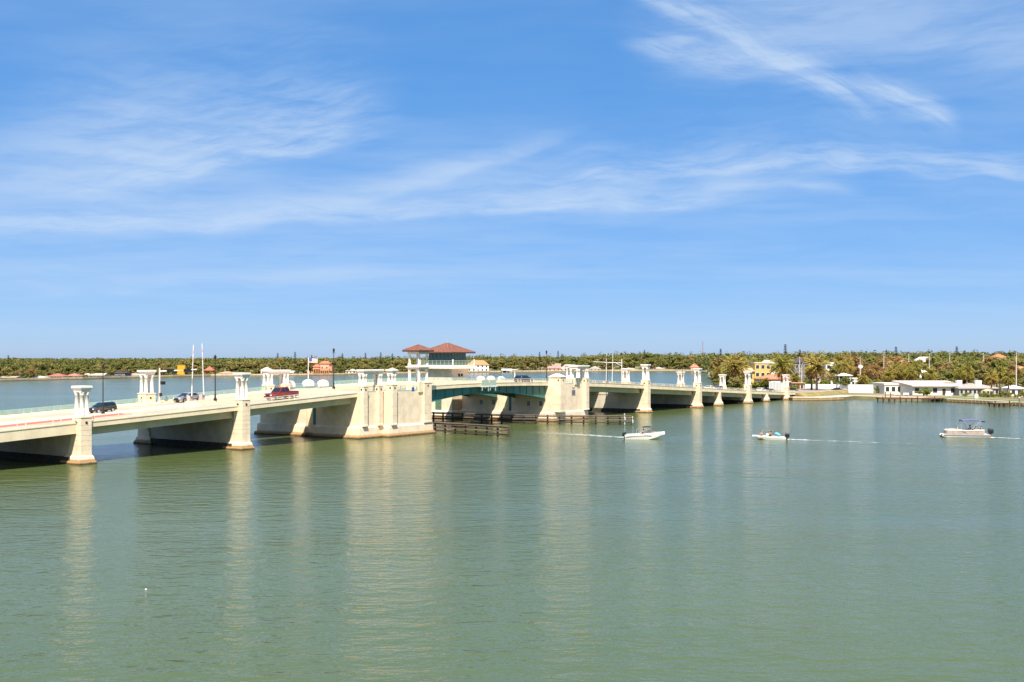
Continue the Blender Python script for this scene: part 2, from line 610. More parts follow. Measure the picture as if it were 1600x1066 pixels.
def deck(s0, s1, near=True, deep=False, rail=True, kerb=0.95, par=0.76):
    """one span of one carriageway with its edge beam, sidewalk, road sheet, girders and railing"""
    st = frange(s0, s1, 3.0)
    m = (lambda t: t) if near else (lambda t: WID - t)
    lo = -0.62 if deep else 0.0
    prof = [(0, lo), (0, par - 0.14), (-0.06, par - 0.14), (-0.06, par), (0.40, par), (0.40, 0.60), (2.0, 0.60), (2.02, 0.45), (8.95, 0.45),
            (9.0, kerb), (9.3, kerb), (9.4, 0.05), (1.0, 0.05), (0.7, lo)]
    d = sweep([(m(t), z) for t, z in prof], st, zb, 'deck_span', M_fascia, bridge)
    sweep([(m(2.1), 0.44), (m(2.1), 0.458), (m(8.9), 0.458), (m(8.9), 0.44)], st, zb, 'road_surface', M_road, d)
    if not deep:
        for t0 in (1.25, 4.6, 7.9):
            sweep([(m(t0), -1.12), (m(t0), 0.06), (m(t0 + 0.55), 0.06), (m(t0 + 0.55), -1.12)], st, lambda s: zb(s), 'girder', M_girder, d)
    ln = MB()
    s = s0 + 1.0
    while s < s1 - 3:
        za, zc = zb(s) + 0.462, zb(s + 3) + 0.462
        ln.poly([(s, m(5.45), za), (s + 3, m(5.45), zc), (s + 3, m(5.60), zc), (s, m(5.60), za)])
        s += 9.0
    if ln.f:
        tag(ln.obj('lane_dashes', M_line, d), kind='stuff')
    if rail:
        railing(s0, s1, m(0.17), d, base=par, h=0.62 if par < 0.8 else 0.45, material=M_crail if near else M_rail, rows=2 if near else 4)
    return d


def railing(s0, s1, t, parent, base=0.76, h=0.62, zf=zb, material=None, rows=3):
    st = frange(s0, s1, 3.0)
    r = MB()
    for dz in [h * (1 - k / rows) for k in range(rows)]:
        r.loft([[(s, t + a, zf(s) + base + dz + b) for a, b in ((-.045, -.04), (.045, -.04), (.045, .04), (-.045, .04))] for s in st])
    s = math.ceil(s0 / 2.35) * 2.35
    k = 0
    while s < s1 - 0.3:
        for off in (-0.55, 0.55):
            q = s + off
            if s0 + 0.1 < q < s1 - 0.1 and k % 2 == 0:
                r.box(q - 0.05, q + 0.05, t - 0.05, t + 0.05, zf(q) + base - 0.01, zf(q) + base + h)
                r.box(q - 0.11, q + 0.11, t - 0.11, t + 0.11, zf(q) + base - 0.005, zf(q) + base + 0.07)
        s += 2.35
        k += 1
    o = r.obj('railing', material or M_rail, parent)
    tag(o, kind='stuff')
    return o


# approach spans: left side, then right side
left_marks = [-78.0, -52.0, -26.0, sP['P1'], sP['P2'], P3a + 0.4]
for a, b in zip(left_marks[:-1], left_marks[1:]):
    for near in (True, False):
        deck(a + 0.01, b - 0.01, near, deep=b <= sP['P1'] + 0.1, kerb=0.55 if b <= sP['P2'] + 0.1 else 0.95)
right_marks = [P4b - 0.4, sP['P5'], sP['P6'], sM[0], sP['P7'], sM[1], sP['P8'], sP['P8'] + 9]
for a, b in zip(right_marks[:-1], right_marks[1:]):
    for near in (True, False):
        deck(a + 0.01, b - 0.01, near, par=0.98)
# where the decks are one slab, a median closes the gap: red pavers on the left, concrete elsewhere
for a, b, mt in ((-78, sP['P1'] + 12, M_paver), (sP['P1'] + 12, GAP0, M_fascia), (GAP1, sP['P8'] + 9, M_fascia)):
    st = frange(a, b, 3.0)
    md = sweep([(9.1, 0.1), (9.1, 0.565), (12.5, 0.565), (12.5, 0.1)], st, zb, 'median_slab', M_fascia, bridge)
    if mt is M_paver:
        sweep([(6.0, 0.455), (6.0, 0.56), (8.6, 0.56), (8.6, 0.455)], st, zb, 'red_median', M_paver, bridge)


# ---- towers
def column_mesh(h):
    return MB().lathe((0, 0, 0), [(0.31, 0), (0.31, 0.14), (0.26, 0.19), (0.26, h * 0.5), (0.245, h - 0.40), (0.28, h - 0.37), (0.25, h - 0.32),
                                  (0.30, h - 0.12), (0.31, h - 0.02), (0.0, h)], 10).mesh('column', M_white, True)


_cm = {}


def colonnade(parent, s0, s1, t0, t1, z0, z1, cols):
    """columns under a flared entablature; sizes in bridge coordinates"""
    h = z1 - z0 - 0.78
    key = round(h, 2)
    if key not in _cm:
        _cm[key] = column_mesh(h)
    for s, t in cols:
        use('column', _cm[key], parent, (s, t, z0))
    e = MB()
    e.loft([rect(s0 - a, s1 + a, t0 - a, t1 + a, z0 + h + dz) for a, dz in ((-0.03, -0.01), (-0.03, 0.24), (0.03, 0.27), (0.06, 0.38), (0.13, 0.46), (0.17, 0.52), (0.17, 0.74), (0.12, 0.78))])
    e.obj('entablature', M_white, parent)


def corners(s0, s1, t0, t1, k=0.40):
    return [(s0 + k, t0 + k), (s1 - k, t0 + k), (s1 - k, t1 - k), (s0 + k, t1 - k)]


def medallion(parent, s, t, z, face):
    m = MB()
    n = 10
    ring = [(0.17 * math.cos(2 * math.pi * i / n), 0.17 * math.sin(2 * math.pi * i / n)) for i in range(n)]
    if face == 't':
        m.loft([[(s + a, t, z + b) for a, b in ring], [(s + a, t - 0.05, z + b) for a, b in ring]])
    elif face == 'T':
        m.loft([[(s + a, t, z + b) for a, b in ring], [(s + a, t + 0.05, z + b) for a, b in ring]])
    else:
        m.loft([[(s, t + a, z + b) for a, b in ring], [(s - 0.05, t + a, z + b) for a, b in ring]])
    m.obj('medallion', M_dark, parent)


def tower(s, near, ztop, ws=1.5, wt=1.85, hc=3.85):
    zc = ztop - hc
    f = 1.0 if near else -1.0
    tc = 0.0 if near else WID
    hs_ = ws / 2

    def sec(es, ef, eb, z):
        t0, t1 = tc - f * (wt / 2 + ef), tc + f * (wt / 2 + eb)
        return rect(s - hs_ - es, s + hs_ + es, min(t0, t1), max(t0, t1), z)
    g = 0.035
    rings = [sec(0.28, 0.22, 1.55, -0.2), sec(0.28, 0.22, 1.5, 0.62), sec(0.20, 0.16, 1.30, 0.95), sec(0.03, 0.03, 1.02, 1.12), sec(0, 0, 0.8, 1.7)]
    z = 1.7
    steps = [2.3, 2.95, 3.6, 4.25, 4.9, 5.6, 6.3, 7.0]
    for q in steps:
        if q > zc - 0.5:
            break
        e = max(0.0, 0.8 * (1 - (q - 1.7) / 2.2))
        rings += [sec(0, 0, e, q - 0.03), sec(-g, -g, e - g, q - 0.02), sec(-g, -g, e - g, q + 0.02), sec(0, 0, e, q + 0.03)]
    rings += [sec(0, 0, 0, zc - 0.16), sec(0.06, 0.06, 0.06, zc - 0.13), sec(0.06, 0.06, 0.06, zc - 0.03), sec(0, 0, 0, zc)]
    o = MB().loft(rings).obj('pier_tower', M_pier, bridge)
    a = sec(0.50, 0.42, 1.9, -1.5)
    b = sec(0.50, 0.42, 1.9, 0.24)
    c = sec(0.36, 0.30, 1.7, 0.46)
    MB().loft([a, b, c]).obj('plinth', M_plinth, o)
    t0, t1 = tc - wt / 2, tc + wt / 2
    colonnade(o, s - hs_ + 0.08, s + hs_ - 0.08, t0 + 0.08, t1 - 0.08, zc, ztop, corners(s - hs_, s + hs_, t0, t1))
    medallion(o, s, t0 if near else t0, zc - 0.75, 't')
    medallion(o, s - hs_, tc, zc - 0.75, 's')
    return o


TOPS = {'P1': 603.0, 'P2': 582.5, 'P5': 569.4, 'P6': 575.6, 'P7': 580.8, 'P8': 585.4}
ztop = {k: bz(y, sP[k]) for k, y in TOPS.items()}
for k in sP:
    tower(sP[k], True, ztop[k])
    tower(sP[k], False, ztop[k] + (0.25 if k in ('P1', 'P2') else -0.15), ws=1.9, wt=1.9, hc=3.6)
for s in (-26.0, -52.0):
    tower(s, True, zb(s) + 5.3)
    tower(s, False, zb(s) + 5.3)


M_foot = mat('tide_stained_shaded_footing', (0.05, 0.042, 0.030), 0.9, 0.3, 2.0, bump=0.4)  # near-black holds both the tide growth and the shade lying on the footing
# ---- cross walls under the towers
def cross_wall(s, t0, t1, thick=1.25, top=-0.9, drop=0.0):
    zt = zb(s) + top
    w_ = MB()
    h = thick / 2
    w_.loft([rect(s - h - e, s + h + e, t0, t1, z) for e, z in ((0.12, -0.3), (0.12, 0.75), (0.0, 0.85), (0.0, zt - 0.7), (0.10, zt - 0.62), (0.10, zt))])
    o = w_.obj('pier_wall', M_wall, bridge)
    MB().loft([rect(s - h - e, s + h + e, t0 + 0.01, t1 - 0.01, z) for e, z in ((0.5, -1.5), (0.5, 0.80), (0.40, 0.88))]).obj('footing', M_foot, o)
    return o


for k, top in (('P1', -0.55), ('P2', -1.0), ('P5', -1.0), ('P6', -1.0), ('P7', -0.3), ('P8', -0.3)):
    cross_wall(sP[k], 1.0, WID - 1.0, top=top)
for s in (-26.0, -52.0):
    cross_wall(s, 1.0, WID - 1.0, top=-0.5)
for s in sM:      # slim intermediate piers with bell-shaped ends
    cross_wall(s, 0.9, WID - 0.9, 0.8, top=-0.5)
    for tc, f in ((0.35, 1), (WID - 0.35, -1)):
        rings = []
        for e, z in ((0.75, -1.4), (0.75, 0.25), (0.62, 0.45), (0.60, 0.9), (0.34, 1.3), (0.18, 2.0), (0.12, zb(s) - 0.02)):
            rings.append(rect(s - 0.38 - e, s + 0.38 + e, tc - 0.42 - e * 0.9, tc + 0.5 + e, z))
        MB().loft(rings).obj('pier_end', M_pier, bridge)


# ---- bascule piers
def pier_block(pts_of, ztop_, name='bascule_pier'):
    rings = []
    for e, z in ((0.42, -0.3), (0.42, 0.66), (0.36, 1.75), (0.0, 2.05), (0.0, ztop_), ):
        rings.append([(s, t, z) for s, t in pts_of(e)])
    o = MB().loft(rings).obj(name, M_pier, bridge)
    MB().loft([[(s, t, z) for s, t in pts_of(e)] for e, z in ((0.75, -1.5), (0.75, 0.32), (0.62, 0.50))]).obj('plinth', M_plinth, o)
    return o


zw3 = zb((P3a + P3b) / 2) + 0.30
zw4 = zb((P4a + P4b) / 2) + 0.30
sK = sC - 0.75
p3n = pier_block(lambda e: [(P3a - e, -0.35 - e), (sK - e, -0.35 - e), (sK - e, -1.75 - e), (P3b + e, -1.75 - e), (P3b + e, 9.4), (P3a - e, 9.4)], zw3)
p3f = pier_block(lambda e: [(P3a - e, 11.6), (P3b + e, 11.6), (P3b + e, WID + 1.3 + e), (P3a - e, WID + 1.3 + e)], zw3)
p4n = pier_block(lambda e: [(P4a - e, -1.0 - e), (P4b + e, -1.0 - e), (P4b + e, 9.4), (P4a - e, 9.4)], zw4)
p4f = pier_block(lambda e: [(P4a - e, 11.6), (P4b + e, 11.6), (P4b + e, WID + 1.0 + e), (P4a - e, WID + 1.0 + e)], zw4)
# narrow link walls between the twin halves, with the steel service doors
for s0, s1, zt in ((P3a + 0.25, P3b - 0.5, zw3 - 1.3), (P4a + 0.25, P4b - 0.5, zw4 - 1.3)):
    lw = B(s0, s1, 9.405, 11.595, -1.4, zt).obj('link_wall', M_pier, bridge)
    B(s0 - 0.06, s0 - 0.003, 9.55, 10.25, 2.0, zt - 0.9).obj('service_door', M_tgreen, lw)
for a, b, zt, par in ((P3a, P3b, zw3, (p3n, p3f)), (P4a, P4b, zw4, (p4n, p4f))):
    for near, pr in ((True, par[0]), (False, par[1])):
        m = (lambda t: t) if near else (lambda t: WID - t)
        st = frange(a, b, 3.0)
        sweep([(m(2.1), -0.02), (m(2.1), 0.46), (m(8.9), 0.46), (m(8.9), -0.02)], st, zb, 'road_surface', M_road, bridge)
        sweep([(m(9.0), 0.0), (m(9.0), 0.95), (m(9.3), 0.95), (m(9.3), 0.0)], st, zb, 'median_barrier', M_fascia, bridge)


def pilaster(s0, s1, t0, t1, z0, z1, par=bridge, side=None, name='pilaster'):
    g = 0.03

    def sec(e, z):
        return rect(s0 - e, s1 + e, t0 - e, t1, z)
    rings = [sec(0.05, z0), sec(0.05, z0 + 0.25), sec(0, z0 + 0.30)]
    for q in (z0 + 1.6, z0 + 3.1):
        rings += [sec(0, q - 0.03), sec(-g, q - 0.02), sec(-g, q + 0.02), sec(0, q + 0.03)]
    rings += [sec(0, z1 - 0.2), sec(0.06, z1 - 0.17), sec(0.06, z1 - 0.04), sec(0, z1)]
    o = MB().loft(rings).obj(name, M_pier, par)
    medallion(o, (s0 + s1) / 2, t0, z1 - 0.62, 't')
    medallion(o, s0, t0 + 0.5, z1 - 0.62, 's')
    return o


zA, zAt = bz(603, sA), bz(577.6, sA)
pa = pilaster(sA - 0.5, sA + 0.5, -1.0, 0.35, 2.0, zA)
pb = pilaster(sB - 0.5, sB + 0.5, -1.0, 0.35, 2.0, zA)
colonnade(pa, sA - 0.5, sB + 0.5, -1.0, 0.3, zA, zAt, corners(sA - 0.55, sA + 0.55, -1.05, 0.35, 0.3) + corners(sB - 0.55, sB + 0.55, -1.05, 0.35, 0.3))
zC, zCt = bz(600.5, sC, -1.8), bz(577.4, sC, -1.8)
pc = pilaster(sC - 0.6, sC + 0.6, -2.35, -1.0, 2.0, zC)
colonnade(pc, sC - 0.55, sC + 0.55, -2.3, -1.05, zC, zCt, corners(sC - 0.6, sC + 0.6, -2.35, -1.0, 0.28))
zD = bz(597.0, sD, -1.8)
pd = pilaster(sD - 1.0, sD + 1.05, -2.2, 0.3, 2.0, zD)
# far twin of the double colonnade
fA, fB = S(421, WID), S(446, WID)
for q in (fA, fB):
    pilaster(q - 0.75, q + 0.75, WID - 0.4, WID + 1.2, 2.0, zb(q) + 1.6, p3f)
colonnade(p3f, fA - 0.65, fB + 0.65, WID - 0.35, WID + 1.1, zb(fA) + 1.6, bz(578.2, fA, WID), corners(fA - 0.7, fA + 0.7, WID - 0.4, WID + 1.2, 0.3) + corners(fB - 0.7, fB + 0.7, WID - 0.4, WID + 1.2, 0.3))
# right pier: capped block by the channel and a double colonnade
zE = bz(589.5, sE, -2.0)
pe = pilaster(sE - 1.1, sE + 1.1, -2.7, 0.2, 2.0, zE)
MB().loft([rect(sE - 1.1 - e, sE + 1.1 + e, -2.7 - e, 0.2 + e, zE + dz) for e, dz in ((0.10, 0.0), (0.14, 0.10), (0.0, 0.16), (-0.95, 0.72), (-1.05, 0.74))]).obj('pyramid_cap', M_pier, pe)
zF, zFt = bz(590.5, sF, -1.4), bz(571.0, sF, -1.4)
pf = pilaster(sF - 0.65, sF + 0.65, -1.9, 0.0, 2.0, zF)
colonnade(pf, sF - 4.2, sF + 0.65, -1.8, 0.2, zF, zFt, corners(sF - 0.7, sF + 0.7, -1.9, 0.3, 0.3) + corners(sF - 4.3, sF - 3.0, -1.9, 0.3, 0.3))
B(sF - 4.25, sF - 2.95, -1.2, 0.3, zw4 - 0.05, zF).obj('pedestal', M_pier, pf)
# plaque on the wall panel between the two
sQ = S(896, -1.0)
q = B(sQ - 0.75, sQ + 0.75, -1.06, -1.0, bz(617.5, sQ, -1), bz(609.5, sQ, -1)).obj('plaque', M_plaque, p4n)
for i in range(5):
    zz_ = bz(617.0, sQ, -1) + 0.12 + i * 0.19
    B(sQ - 0.62, sQ + 0.62 - 0.2 * (i % 2), -1.075, -1.061, zz_, zz_ + 0.07).obj('text_line', M_black, q)
e = MB()
for f in (-1, 1):     # winged emblem above it
    e.loft([[(sQ + f * a, y_, z_) for a, z_ in ((0.02, bz(608.2, sQ, -1)), (0.30, bz(607.2, sQ, -1)), (0.58, bz(604.6, sQ, -1)), (0.30, bz(605.2, sQ, -1)), (0.02, bz(605.8, sQ, -1)))] for y_ in (-1.0, -1.05)])
e.obj('emblem', M_plaque, p4n)
for a, b, zf_, t, par in ((P3a + 0.2, sC - 1.0, zw3, -0.1, p3n), (sC + 0.7, sD - 1.1, zw3, -1.5, p3n), (sE + 1.2, sF - 0.8, zw4, -0.75, p4n),
                          (P4a + 0.1, sE - 1.2, zw4, -0.6, p4n), (P3a, P3b, zw3, WID + 1.05, p3f), (P4a, P4b, zw4, WID + 0.8, p4f)):
    if b - a > 0.4:
        B(a, b, t - 0.2, t + 0.2, zf_ - 0.01, zf_ + 0.30).obj('coping', M_sage, par)
        railing(a, b, t, par, base=0.29, h=0.75, zf=lambda s, z=zf_: z)
# blue notice board by the pavilion
sS = S(643.5, -1.5)
B(sS - 0.32, sS + 0.32, -1.80, -1.74, zw3 + 0.10, zw3 + 0.72).obj('blue_sign', M_blue, p3n)
sS2 = S(652, -1.5)
B(sS2 - 0.28, sS2 + 0.28, -1.80, -1.74, zw3 + 0.35, zw3 + 0.85).obj('yellow_sign', mat('sign_yellow', (0.65, 0.50, 0.12), 0.6), p3n)

# windows in the channel wall of the right pier
zwn = bz(630.6, P4a, 3)
for t in (1.9, 5.0, 14.0, 17.3):
    wdw = MB()
    for a, b_, c_, d_ in ((t - 0.55, t + 0.55, zwn - 0.62, zwn - 0.50), (t - 0.55, t + 0.55, zwn + 0.50, zwn + 0.62), (t - 0.55, t - 0.43, zwn - 0.5, zwn + 0.5), (t + 0.43, t + 0.55, zwn - 0.5, zwn + 0.5)):
        wdw.box(P4a - 0.07, P4a, a, b_, c_, d_)
    f_ = wdw.obj('window', M_pier, p4n if t < 10 else p4f)
    B(P4a - 0.02, P4a - 0.004, t - 0.43, t + 0.43, zwn - 0.5, zwn + 0.5).obj('pane', M_glass, f_)

# scallop-shell crests on the far pier walls
def shell(s, t, z, r, par):
    m = MB()
    rings = []
    n = 18
    for k in range(6):
        d = [-0.32, -0.28, -0.12, 0.12, 0.28, 0.32][k]
        rr = r * [0.80, 0.95, 1.0, 1.0, 0.95, 0.80][k]
        ring = []
        for i in range(n + 1):
            a = math.pi * i / n
            q = rr * (1.0 + 0.035 * math.cos(a * 18))
            ring.append((s + q * 1.25 * math.cos(a), t + d, z + 0.35 + q * 0.62 * math.sin(a)))
        ring.append((s - rr * 1.25, t + d, z - 0.2))
        ring.append((s + rr * 1.25, t + d, z - 0.2))
        rings.append(ring)
    m.loft(rings)
    m.obj('shell_crest', M_white, par)


for x, y in ((452, 594.5), (482, 593.0), (505, 593.5)):
    s = S(x, WID + 1)
    zt = bz(y, s, WID + 1)
    shell(s, WID + 1.05, zt - 1.05, 1.1, p3f)
for x, y in ((750, 587.8), (766, 587.5), (782, 588.2)):
    s = S(x, WID + 1)
    zt = bz(y, s, WID + 1)
    shell(s, WID + 0.8, zt - 1.05, 1.1, p4f)

# ------------------------------------------------------------------ bascule leaves
sMid = S(764, 0)


def leaf(s0, s1, hinge_left, label):
    root = thing('bascule_leaf', label, 'bridge leaf', (BO.x, BO.y, 0), TH, 'two leaves of the lift span')
    st = frange(s0, s1, 1.5)
    L = abs(s1 - s0)

    def depth(s):
        u = (s - s0) / L if hinge_left else (s1 - s) / L        # 0 at the pier, 1 at mid-channel
        return 1.15 + 1.55 * (1 - u) ** 1.9
    for near in (True, False):
        m = (lambda t: t) if near else (lambda t: WID - t)
        d = sweep([(m(t), z) for t, z in ((0, 0.0), (0, 0.62), (-0.05, 0.62), (-0.05, 0.76), (0.40, 0.76), (0.40, 0.60), (2.0, 0.60), (2.02, 0.45), (8.95, 0.45), (9.0, 0.9), (9.3, 0.9), (9.4, 0.1))], st, zb, 'deck', M_fascia, root)
        sweep([(m(2.1), 0.44), (m(2.1), 0.458), (m(8.9), 0.458), (m(8.9), 0.44)], st, zb, 'road_surface', M_road, d)
        for t0 in (0.75, 8.3):
            rings = [[(s, m(t0), zb(s) + 0.02), (s, m(t0 + 0.3), zb(s) + 0.02), (s, m(t0 + 0.3), zb(s) - depth(s)), (s, m(t0), zb(s) - depth(s))] for s in st]
            g = MB().loft(rings).obj('girder', M_steel, root)
            fl = [[(s, m(t0) - 0.14, zb(s) - depth(s) + 0.002), (s, m(t0 + 0.3) + 0.14, zb(s) - depth(s) + 0.002), (s, m(t0 + 0.3) + 0.14, zb(s) - depth(s) - 0.07), (s, m(t0) - 0.14, zb(s) - depth(s) - 0.07)] for s in st]
            if not near:
                fl = [[(s, m(t0) + 0.14, z1), (s, m(t0 + 0.3) - 0.14, z1), (s, m(t0 + 0.3) - 0.14, z1 - 0.07), (s, m(t0) + 0.14, z1 - 0.07)] for s in st for z1 in (zb(s) - depth(s) + 0.002,)]
            MB().loft(fl).obj('flange', M_steel, g)
            sf = MB()
            for s in frange(s0 + 2.2, s1 - 2.2, 2.6):
                sf.box(s - 0.04, s + 0.04, min(m(t0 - 0.10), m(t0 - 0.001)), max(m(t0 - 0.10), m(t0 - 0.001)), zb(s) - depth(s) + 0.01, zb(s) - 0.01)
            tag(sf.obj('stiffener', M_steel, g), kind='stuff')
        for s in frange(s0 + 2, s1 - 1.5, 4.0):
            zt_ = zb(s)
            B(s - 0.12, s + 0.12, min(m(1.06), m(8.29)), max(m(1.06), m(8.29)), zt_ - 0.95, zt_ - 0.1).obj('cross_beam', M_steel, root)
        railing(s0, s1, m(0.17), root, material=M_crail if near else M_rail, rows=2 if near else 4)
    return root


lf1 = leaf(P3b + 0.15, sMid - 0.06, True, 'left leaf of the lift span with teal arched girders')
lf2 = leaf(sMid + 0.06, P4a - 0.15, False, 'right leaf of the lift span with teal arched girders')
# sage screens and hanging lock brackets where the leaves meet
for rt, a, b in ((lf1, sMid - 2.6, sMid - 0.1), (lf2, sMid + 0.1, sMid + 2.3)):
    z = zb((a + b) / 2)
    B(a, b, -0.14, -0.07, z + 0.02, z + 1.25).obj('screen_panel', M_sage, rt)
    for i, s in enumerate(frange(a + 0.3, b - 0.3, 0.9)):
        dz = [0.75, 0.35, 0.9, 0.5, 0.4][i % 5]
        h = MB()
        h.loft([rect(s - 0.12, s + 0.16, -0.16, -0.04, z + 0.02), rect(s - 0.20 + 0.1 * (i % 3), s + 0.02 + 0.1 * (i % 3), -0.14, -0.06, z - dz)])
        h.obj('lock_bracket', M_sage, rt)
    B(a - 0.3, b + 0.3, -0.20, -0.145, z - 0.10, z + 0.10).obj('lock_bar', M_wpaint, rt)

# ------------------------------------------------------------------ timber fenders of the channel
def fender(label, pts, ztop_=1.75, rows=3, walkway=True, gap=2.4):
    root = thing('timber_fender', label, 'fender', (BO.x, BO.y, 0), TH, 'timber fenders along the boat channel')
    for (s0, t0), (s1, t1) in zip(pts[:-1], pts[1:]):
        dv = Vector((s1 - s0, t1 - t0, 0))
        L = dv.length
        dv.normalize()
        rz = math.atan2(dv.y, dv.x)
        nrm = Vector((-dv.y, dv.x, 0))
        n = max(1, int(L / gap))
        for i in range(n + 1):
            p = Vector((s0, t0, 0)) + dv * (L * i / n)
            MB().lathe((p.x, p.y, -1.5), [(0.20, 0), (0.19, 1.5 + ztop_ - 0.25), (0.15, 1.5 + ztop_ - 0.1 + 0.2 * random.random())], 8).obj('pile', M_timber, root)
        for f in (-1, 1):
            for r_ in range(rows):
                z = 0.35 + r_ * (ztop_ - 0.55) / (rows - 1)
                for i in range(n):
                    c = Vector((s0, t0, 0)) + dv * (L * (i + 0.5) / n) + nrm * f * (0.29 + random.uniform(-.015, .015))
                    MB().cbox((c.x, c.y, z + random.uniform(-.02, .02)), (L / n - 0.03, 0.14, 0.20), rz).obj('wale', M_timber2 if r_ >= rows - 2 else M_timber, root)
        if walkway:
            c = Vector((s0, t0, 0)) + dv * (L / 2)
            MB().cbox((c.x, c.y, ztop_ + 0.04), (L, 0.95, 0.08), rz).obj('walkway', M_timber2, root)
    return root


def st_of(x, y):
    g = G(x, y)
    d = Vector((g.x, g.y)) - BO
    return d.dot(DV), d.dot(PV)


f1 = [st_of(680, 675.5), st_of(795, 683.0)]
f1 = [(f1[0][0], WID + 8), f1[0], f1[1]]
fender('low dark timber fender running out from the left bascule pier', f1[1:])
f2e, f2m = st_of(988, 663.5), st_of(800, 661.5)
f2b = (f2m[0] - 0.3, WID + 9)
fr = fender('long dark timber fender in front of the right bascule pier', [f2b, f2m, f2e], ztop_=1.7)
# white clearance gauge and light on its outer end
for x, y0, y1, wd in ((971, 664.0, 648.0, 0.42), (983.5, 661.0, 652.5, 0.30)):
    a, b_ = st_of(x, 664)
    zt = bz(y1, a, b_) - 0.75
    o = MB().cbox((a - 0.1, b_ - 0.75, zt / 2 + 0.1), (wd * 2.2, 0.10, zt), 0.6).obj('gauge_board', M_wpaint, fr)
    MB().cbox((a - 0.1, b_ - 0.75, zt + 0.05), (wd * 4.0, 0.14, 0.55), 0.6).obj('gauge_head', M_wpaint, fr)
    MB().lathe((a - 0.1, b_ - 0.75, zt + 0.3), [(0.05, 0), (0.05, 0.35), (0.13, 0.38), (0.13, 0.6), (0.02, 0.7)], 8).obj('lantern', M_galv, fr)

# ------------------------------------------------------------------ operator house on the far side of the right pier
def hip_roof(parent, s0, s1, t0, t1, z0, h, mt, ov=0.0, ridge=0.0, nb=0, name='roof'):
    """hipped tile roof with a dark eave board and rows of raised tile ribs"""
    cs, ct = (s0 + s1) / 2, (t0 + t1) / 2
    ls = (s1 - s0) >= (t1 - t0)
    rs, rt = (ridge / 2, 0.02) if ls else (0.02, ridge / 2)
    r = MB()
    r.loft([rect(s0, s1, t0, t1, z0), rect(s0, s1, t0, t1, z0 + 0.12), rect(cs - rs, cs + rs, ct - rt, ct + rt, z0 + 0.12 + h)])
    o = r.obj(name, mt, parent)
    e = MB()
    e.loft([rect(s0 - 0.03, s1 + 0.03, t0 - 0.03, t1 + 0.03, z0 - 0.16), rect(s0 - 0.03, s1 + 0.03, t0 - 0.03, t1 + 0.03, z0 + 0.06)])
    e.obj('eave_board', M_eave, o)
    if nb:
        k = MB()
        A, Bq = Vector((cs, ct, z0 + 0.14 + h)), z0 + 0.14
        for (a, b) in (((s0, t0), (s1, t0)), ((s1, t0), (s1, t1)), ((s1, t1), (s0, t1)), ((s0, t1), (s0, t0))):
            pa_, pb_ = Vector((*a, Bq)), Vector((*b, Bq))
            for i in range(1, nb):
                u = i / nb
                p = pa_.lerp(pb_, u)
                frac = 1 - abs(2 * u - 1)
                mid = (pa_ + pb_) / 2
                up = (A - mid) * frac
                k.tube([p, p + up * 0.97], 0.045, 4)
        for a in ((s0, t0), (s1, t0), (s1, t1), (s0, t1)):
            k.tube([Vector((*a, Bq)), A], 0.09, 5)
        tag(k.obj('tile_ribs', mt, o), kind='stuff')
    return o


def glazed_side(parent, a, b, z0, z1, n, outward):
    """a run of window frames with panes; a, b are the ends of the run"""
    a, b = Vector(a), Vector(b)
    d = (b - a)
    L = d.length
    d.normalize()
    rz = math.atan2(d.y, d.x)
    for i in range(n):
        c = a + d * (L * (i + 0.5) / n)
        wl = L / n
        fr = MB()
        zc = (z0 + z1) / 2
        fr.cbox((c.x, c.y, z0 + 0.05), (wl - 0.02, 0.10, 0.10), rz)
        fr.cbox((c.x, c.y, z1 - 0.05), (wl - 0.02, 0.10, 0.10), rz)
        fr.cbox((c.x, c.y, z1 - 0.62), (wl - 0.02, 0.09, 0.08), rz)
        for f in (-1, 1):
            q = c + d * f * (wl / 2 - 0.06)
            fr.cbox((q.x, q.y, zc), (0.10, 0.11, z1 - z0 - 0.21), rz)
        o = fr.obj('window', M_tgreen, parent)
        MB().cbox((c.x, c.y, zc), (wl - 0.22, 0.03, z1 - z0 - 0.2), rz).obj('pane', M_tglass, o)


M_tglass = mat('green_tinted_glass', (0.02, 0.06, 0.055), 0.06, 0.0, spec=0.8)
hs0, hs1, ht0, ht1 = S(706, 23.5) - 0.2, S(706, 23.5) + 5.6, 23.3, 30.3
zB = bz(577, hs0, ht0)         # underside of the gallery
zG = bz(570.5, hs0, ht0)       # gallery floor edge top
zE2 = bz(551, hs0 - 1, ht0 - 1)  # eave
zAp = bz(536, (hs0 + hs1) / 2, (ht0 + ht1) / 2)
house = thing('operator_house', 'bridge operator house with red hip roof, dark glass storey and white gallery', 'tower house', (BO.x, BO.y, 0), TH)
hw = MB()
hw.loft([rect(hs0 - e, hs1 + e, ht0 - e, ht1 + e, z) for e, z in ((0.5, -1.4), (0.5, 0.6), (0.35, 1.5), (0.0, 1.8), (0.0, zB - 0.5), (0.25, zB - 0.35), (0.25, zB))])
hw.obj('wall', M_pier, house)
zdr0, zdr1 = bz(640, hs0, 27), bz(622.5, hs0, 27)
dr = B(hs0 - 0.08, hs0 - 0.003, 26.2, 27.9, zdr0, zdr1).obj('louvre_door', M_door, house)
for i in range(8):
    zc = zdr0 + (i + 0.5) * (zdr1 - zdr0) / 8
    B(hs0 - 0.12, hs0 - 0.081, 26.25, 27.85, zc - 0.05, zc + 0.05).obj('louvre', M_door, dr)
for q in (hs0 + 2.6, hs0 + 3.6):
    o = B(q - 0.35, q + 0.35, ht0 - 0.06, ht0 - 0.003, bz(588.5, q, ht0), bz(584, q, ht0)).obj('window', M_eave, house)
    B(q - 0.28, q + 0.28, ht0 - 0.075, ht0 - 0.061, bz(588.2, q, ht0), bz(584.3, q, ht0)).obj('pane', M_glass, o)
gal = MB()
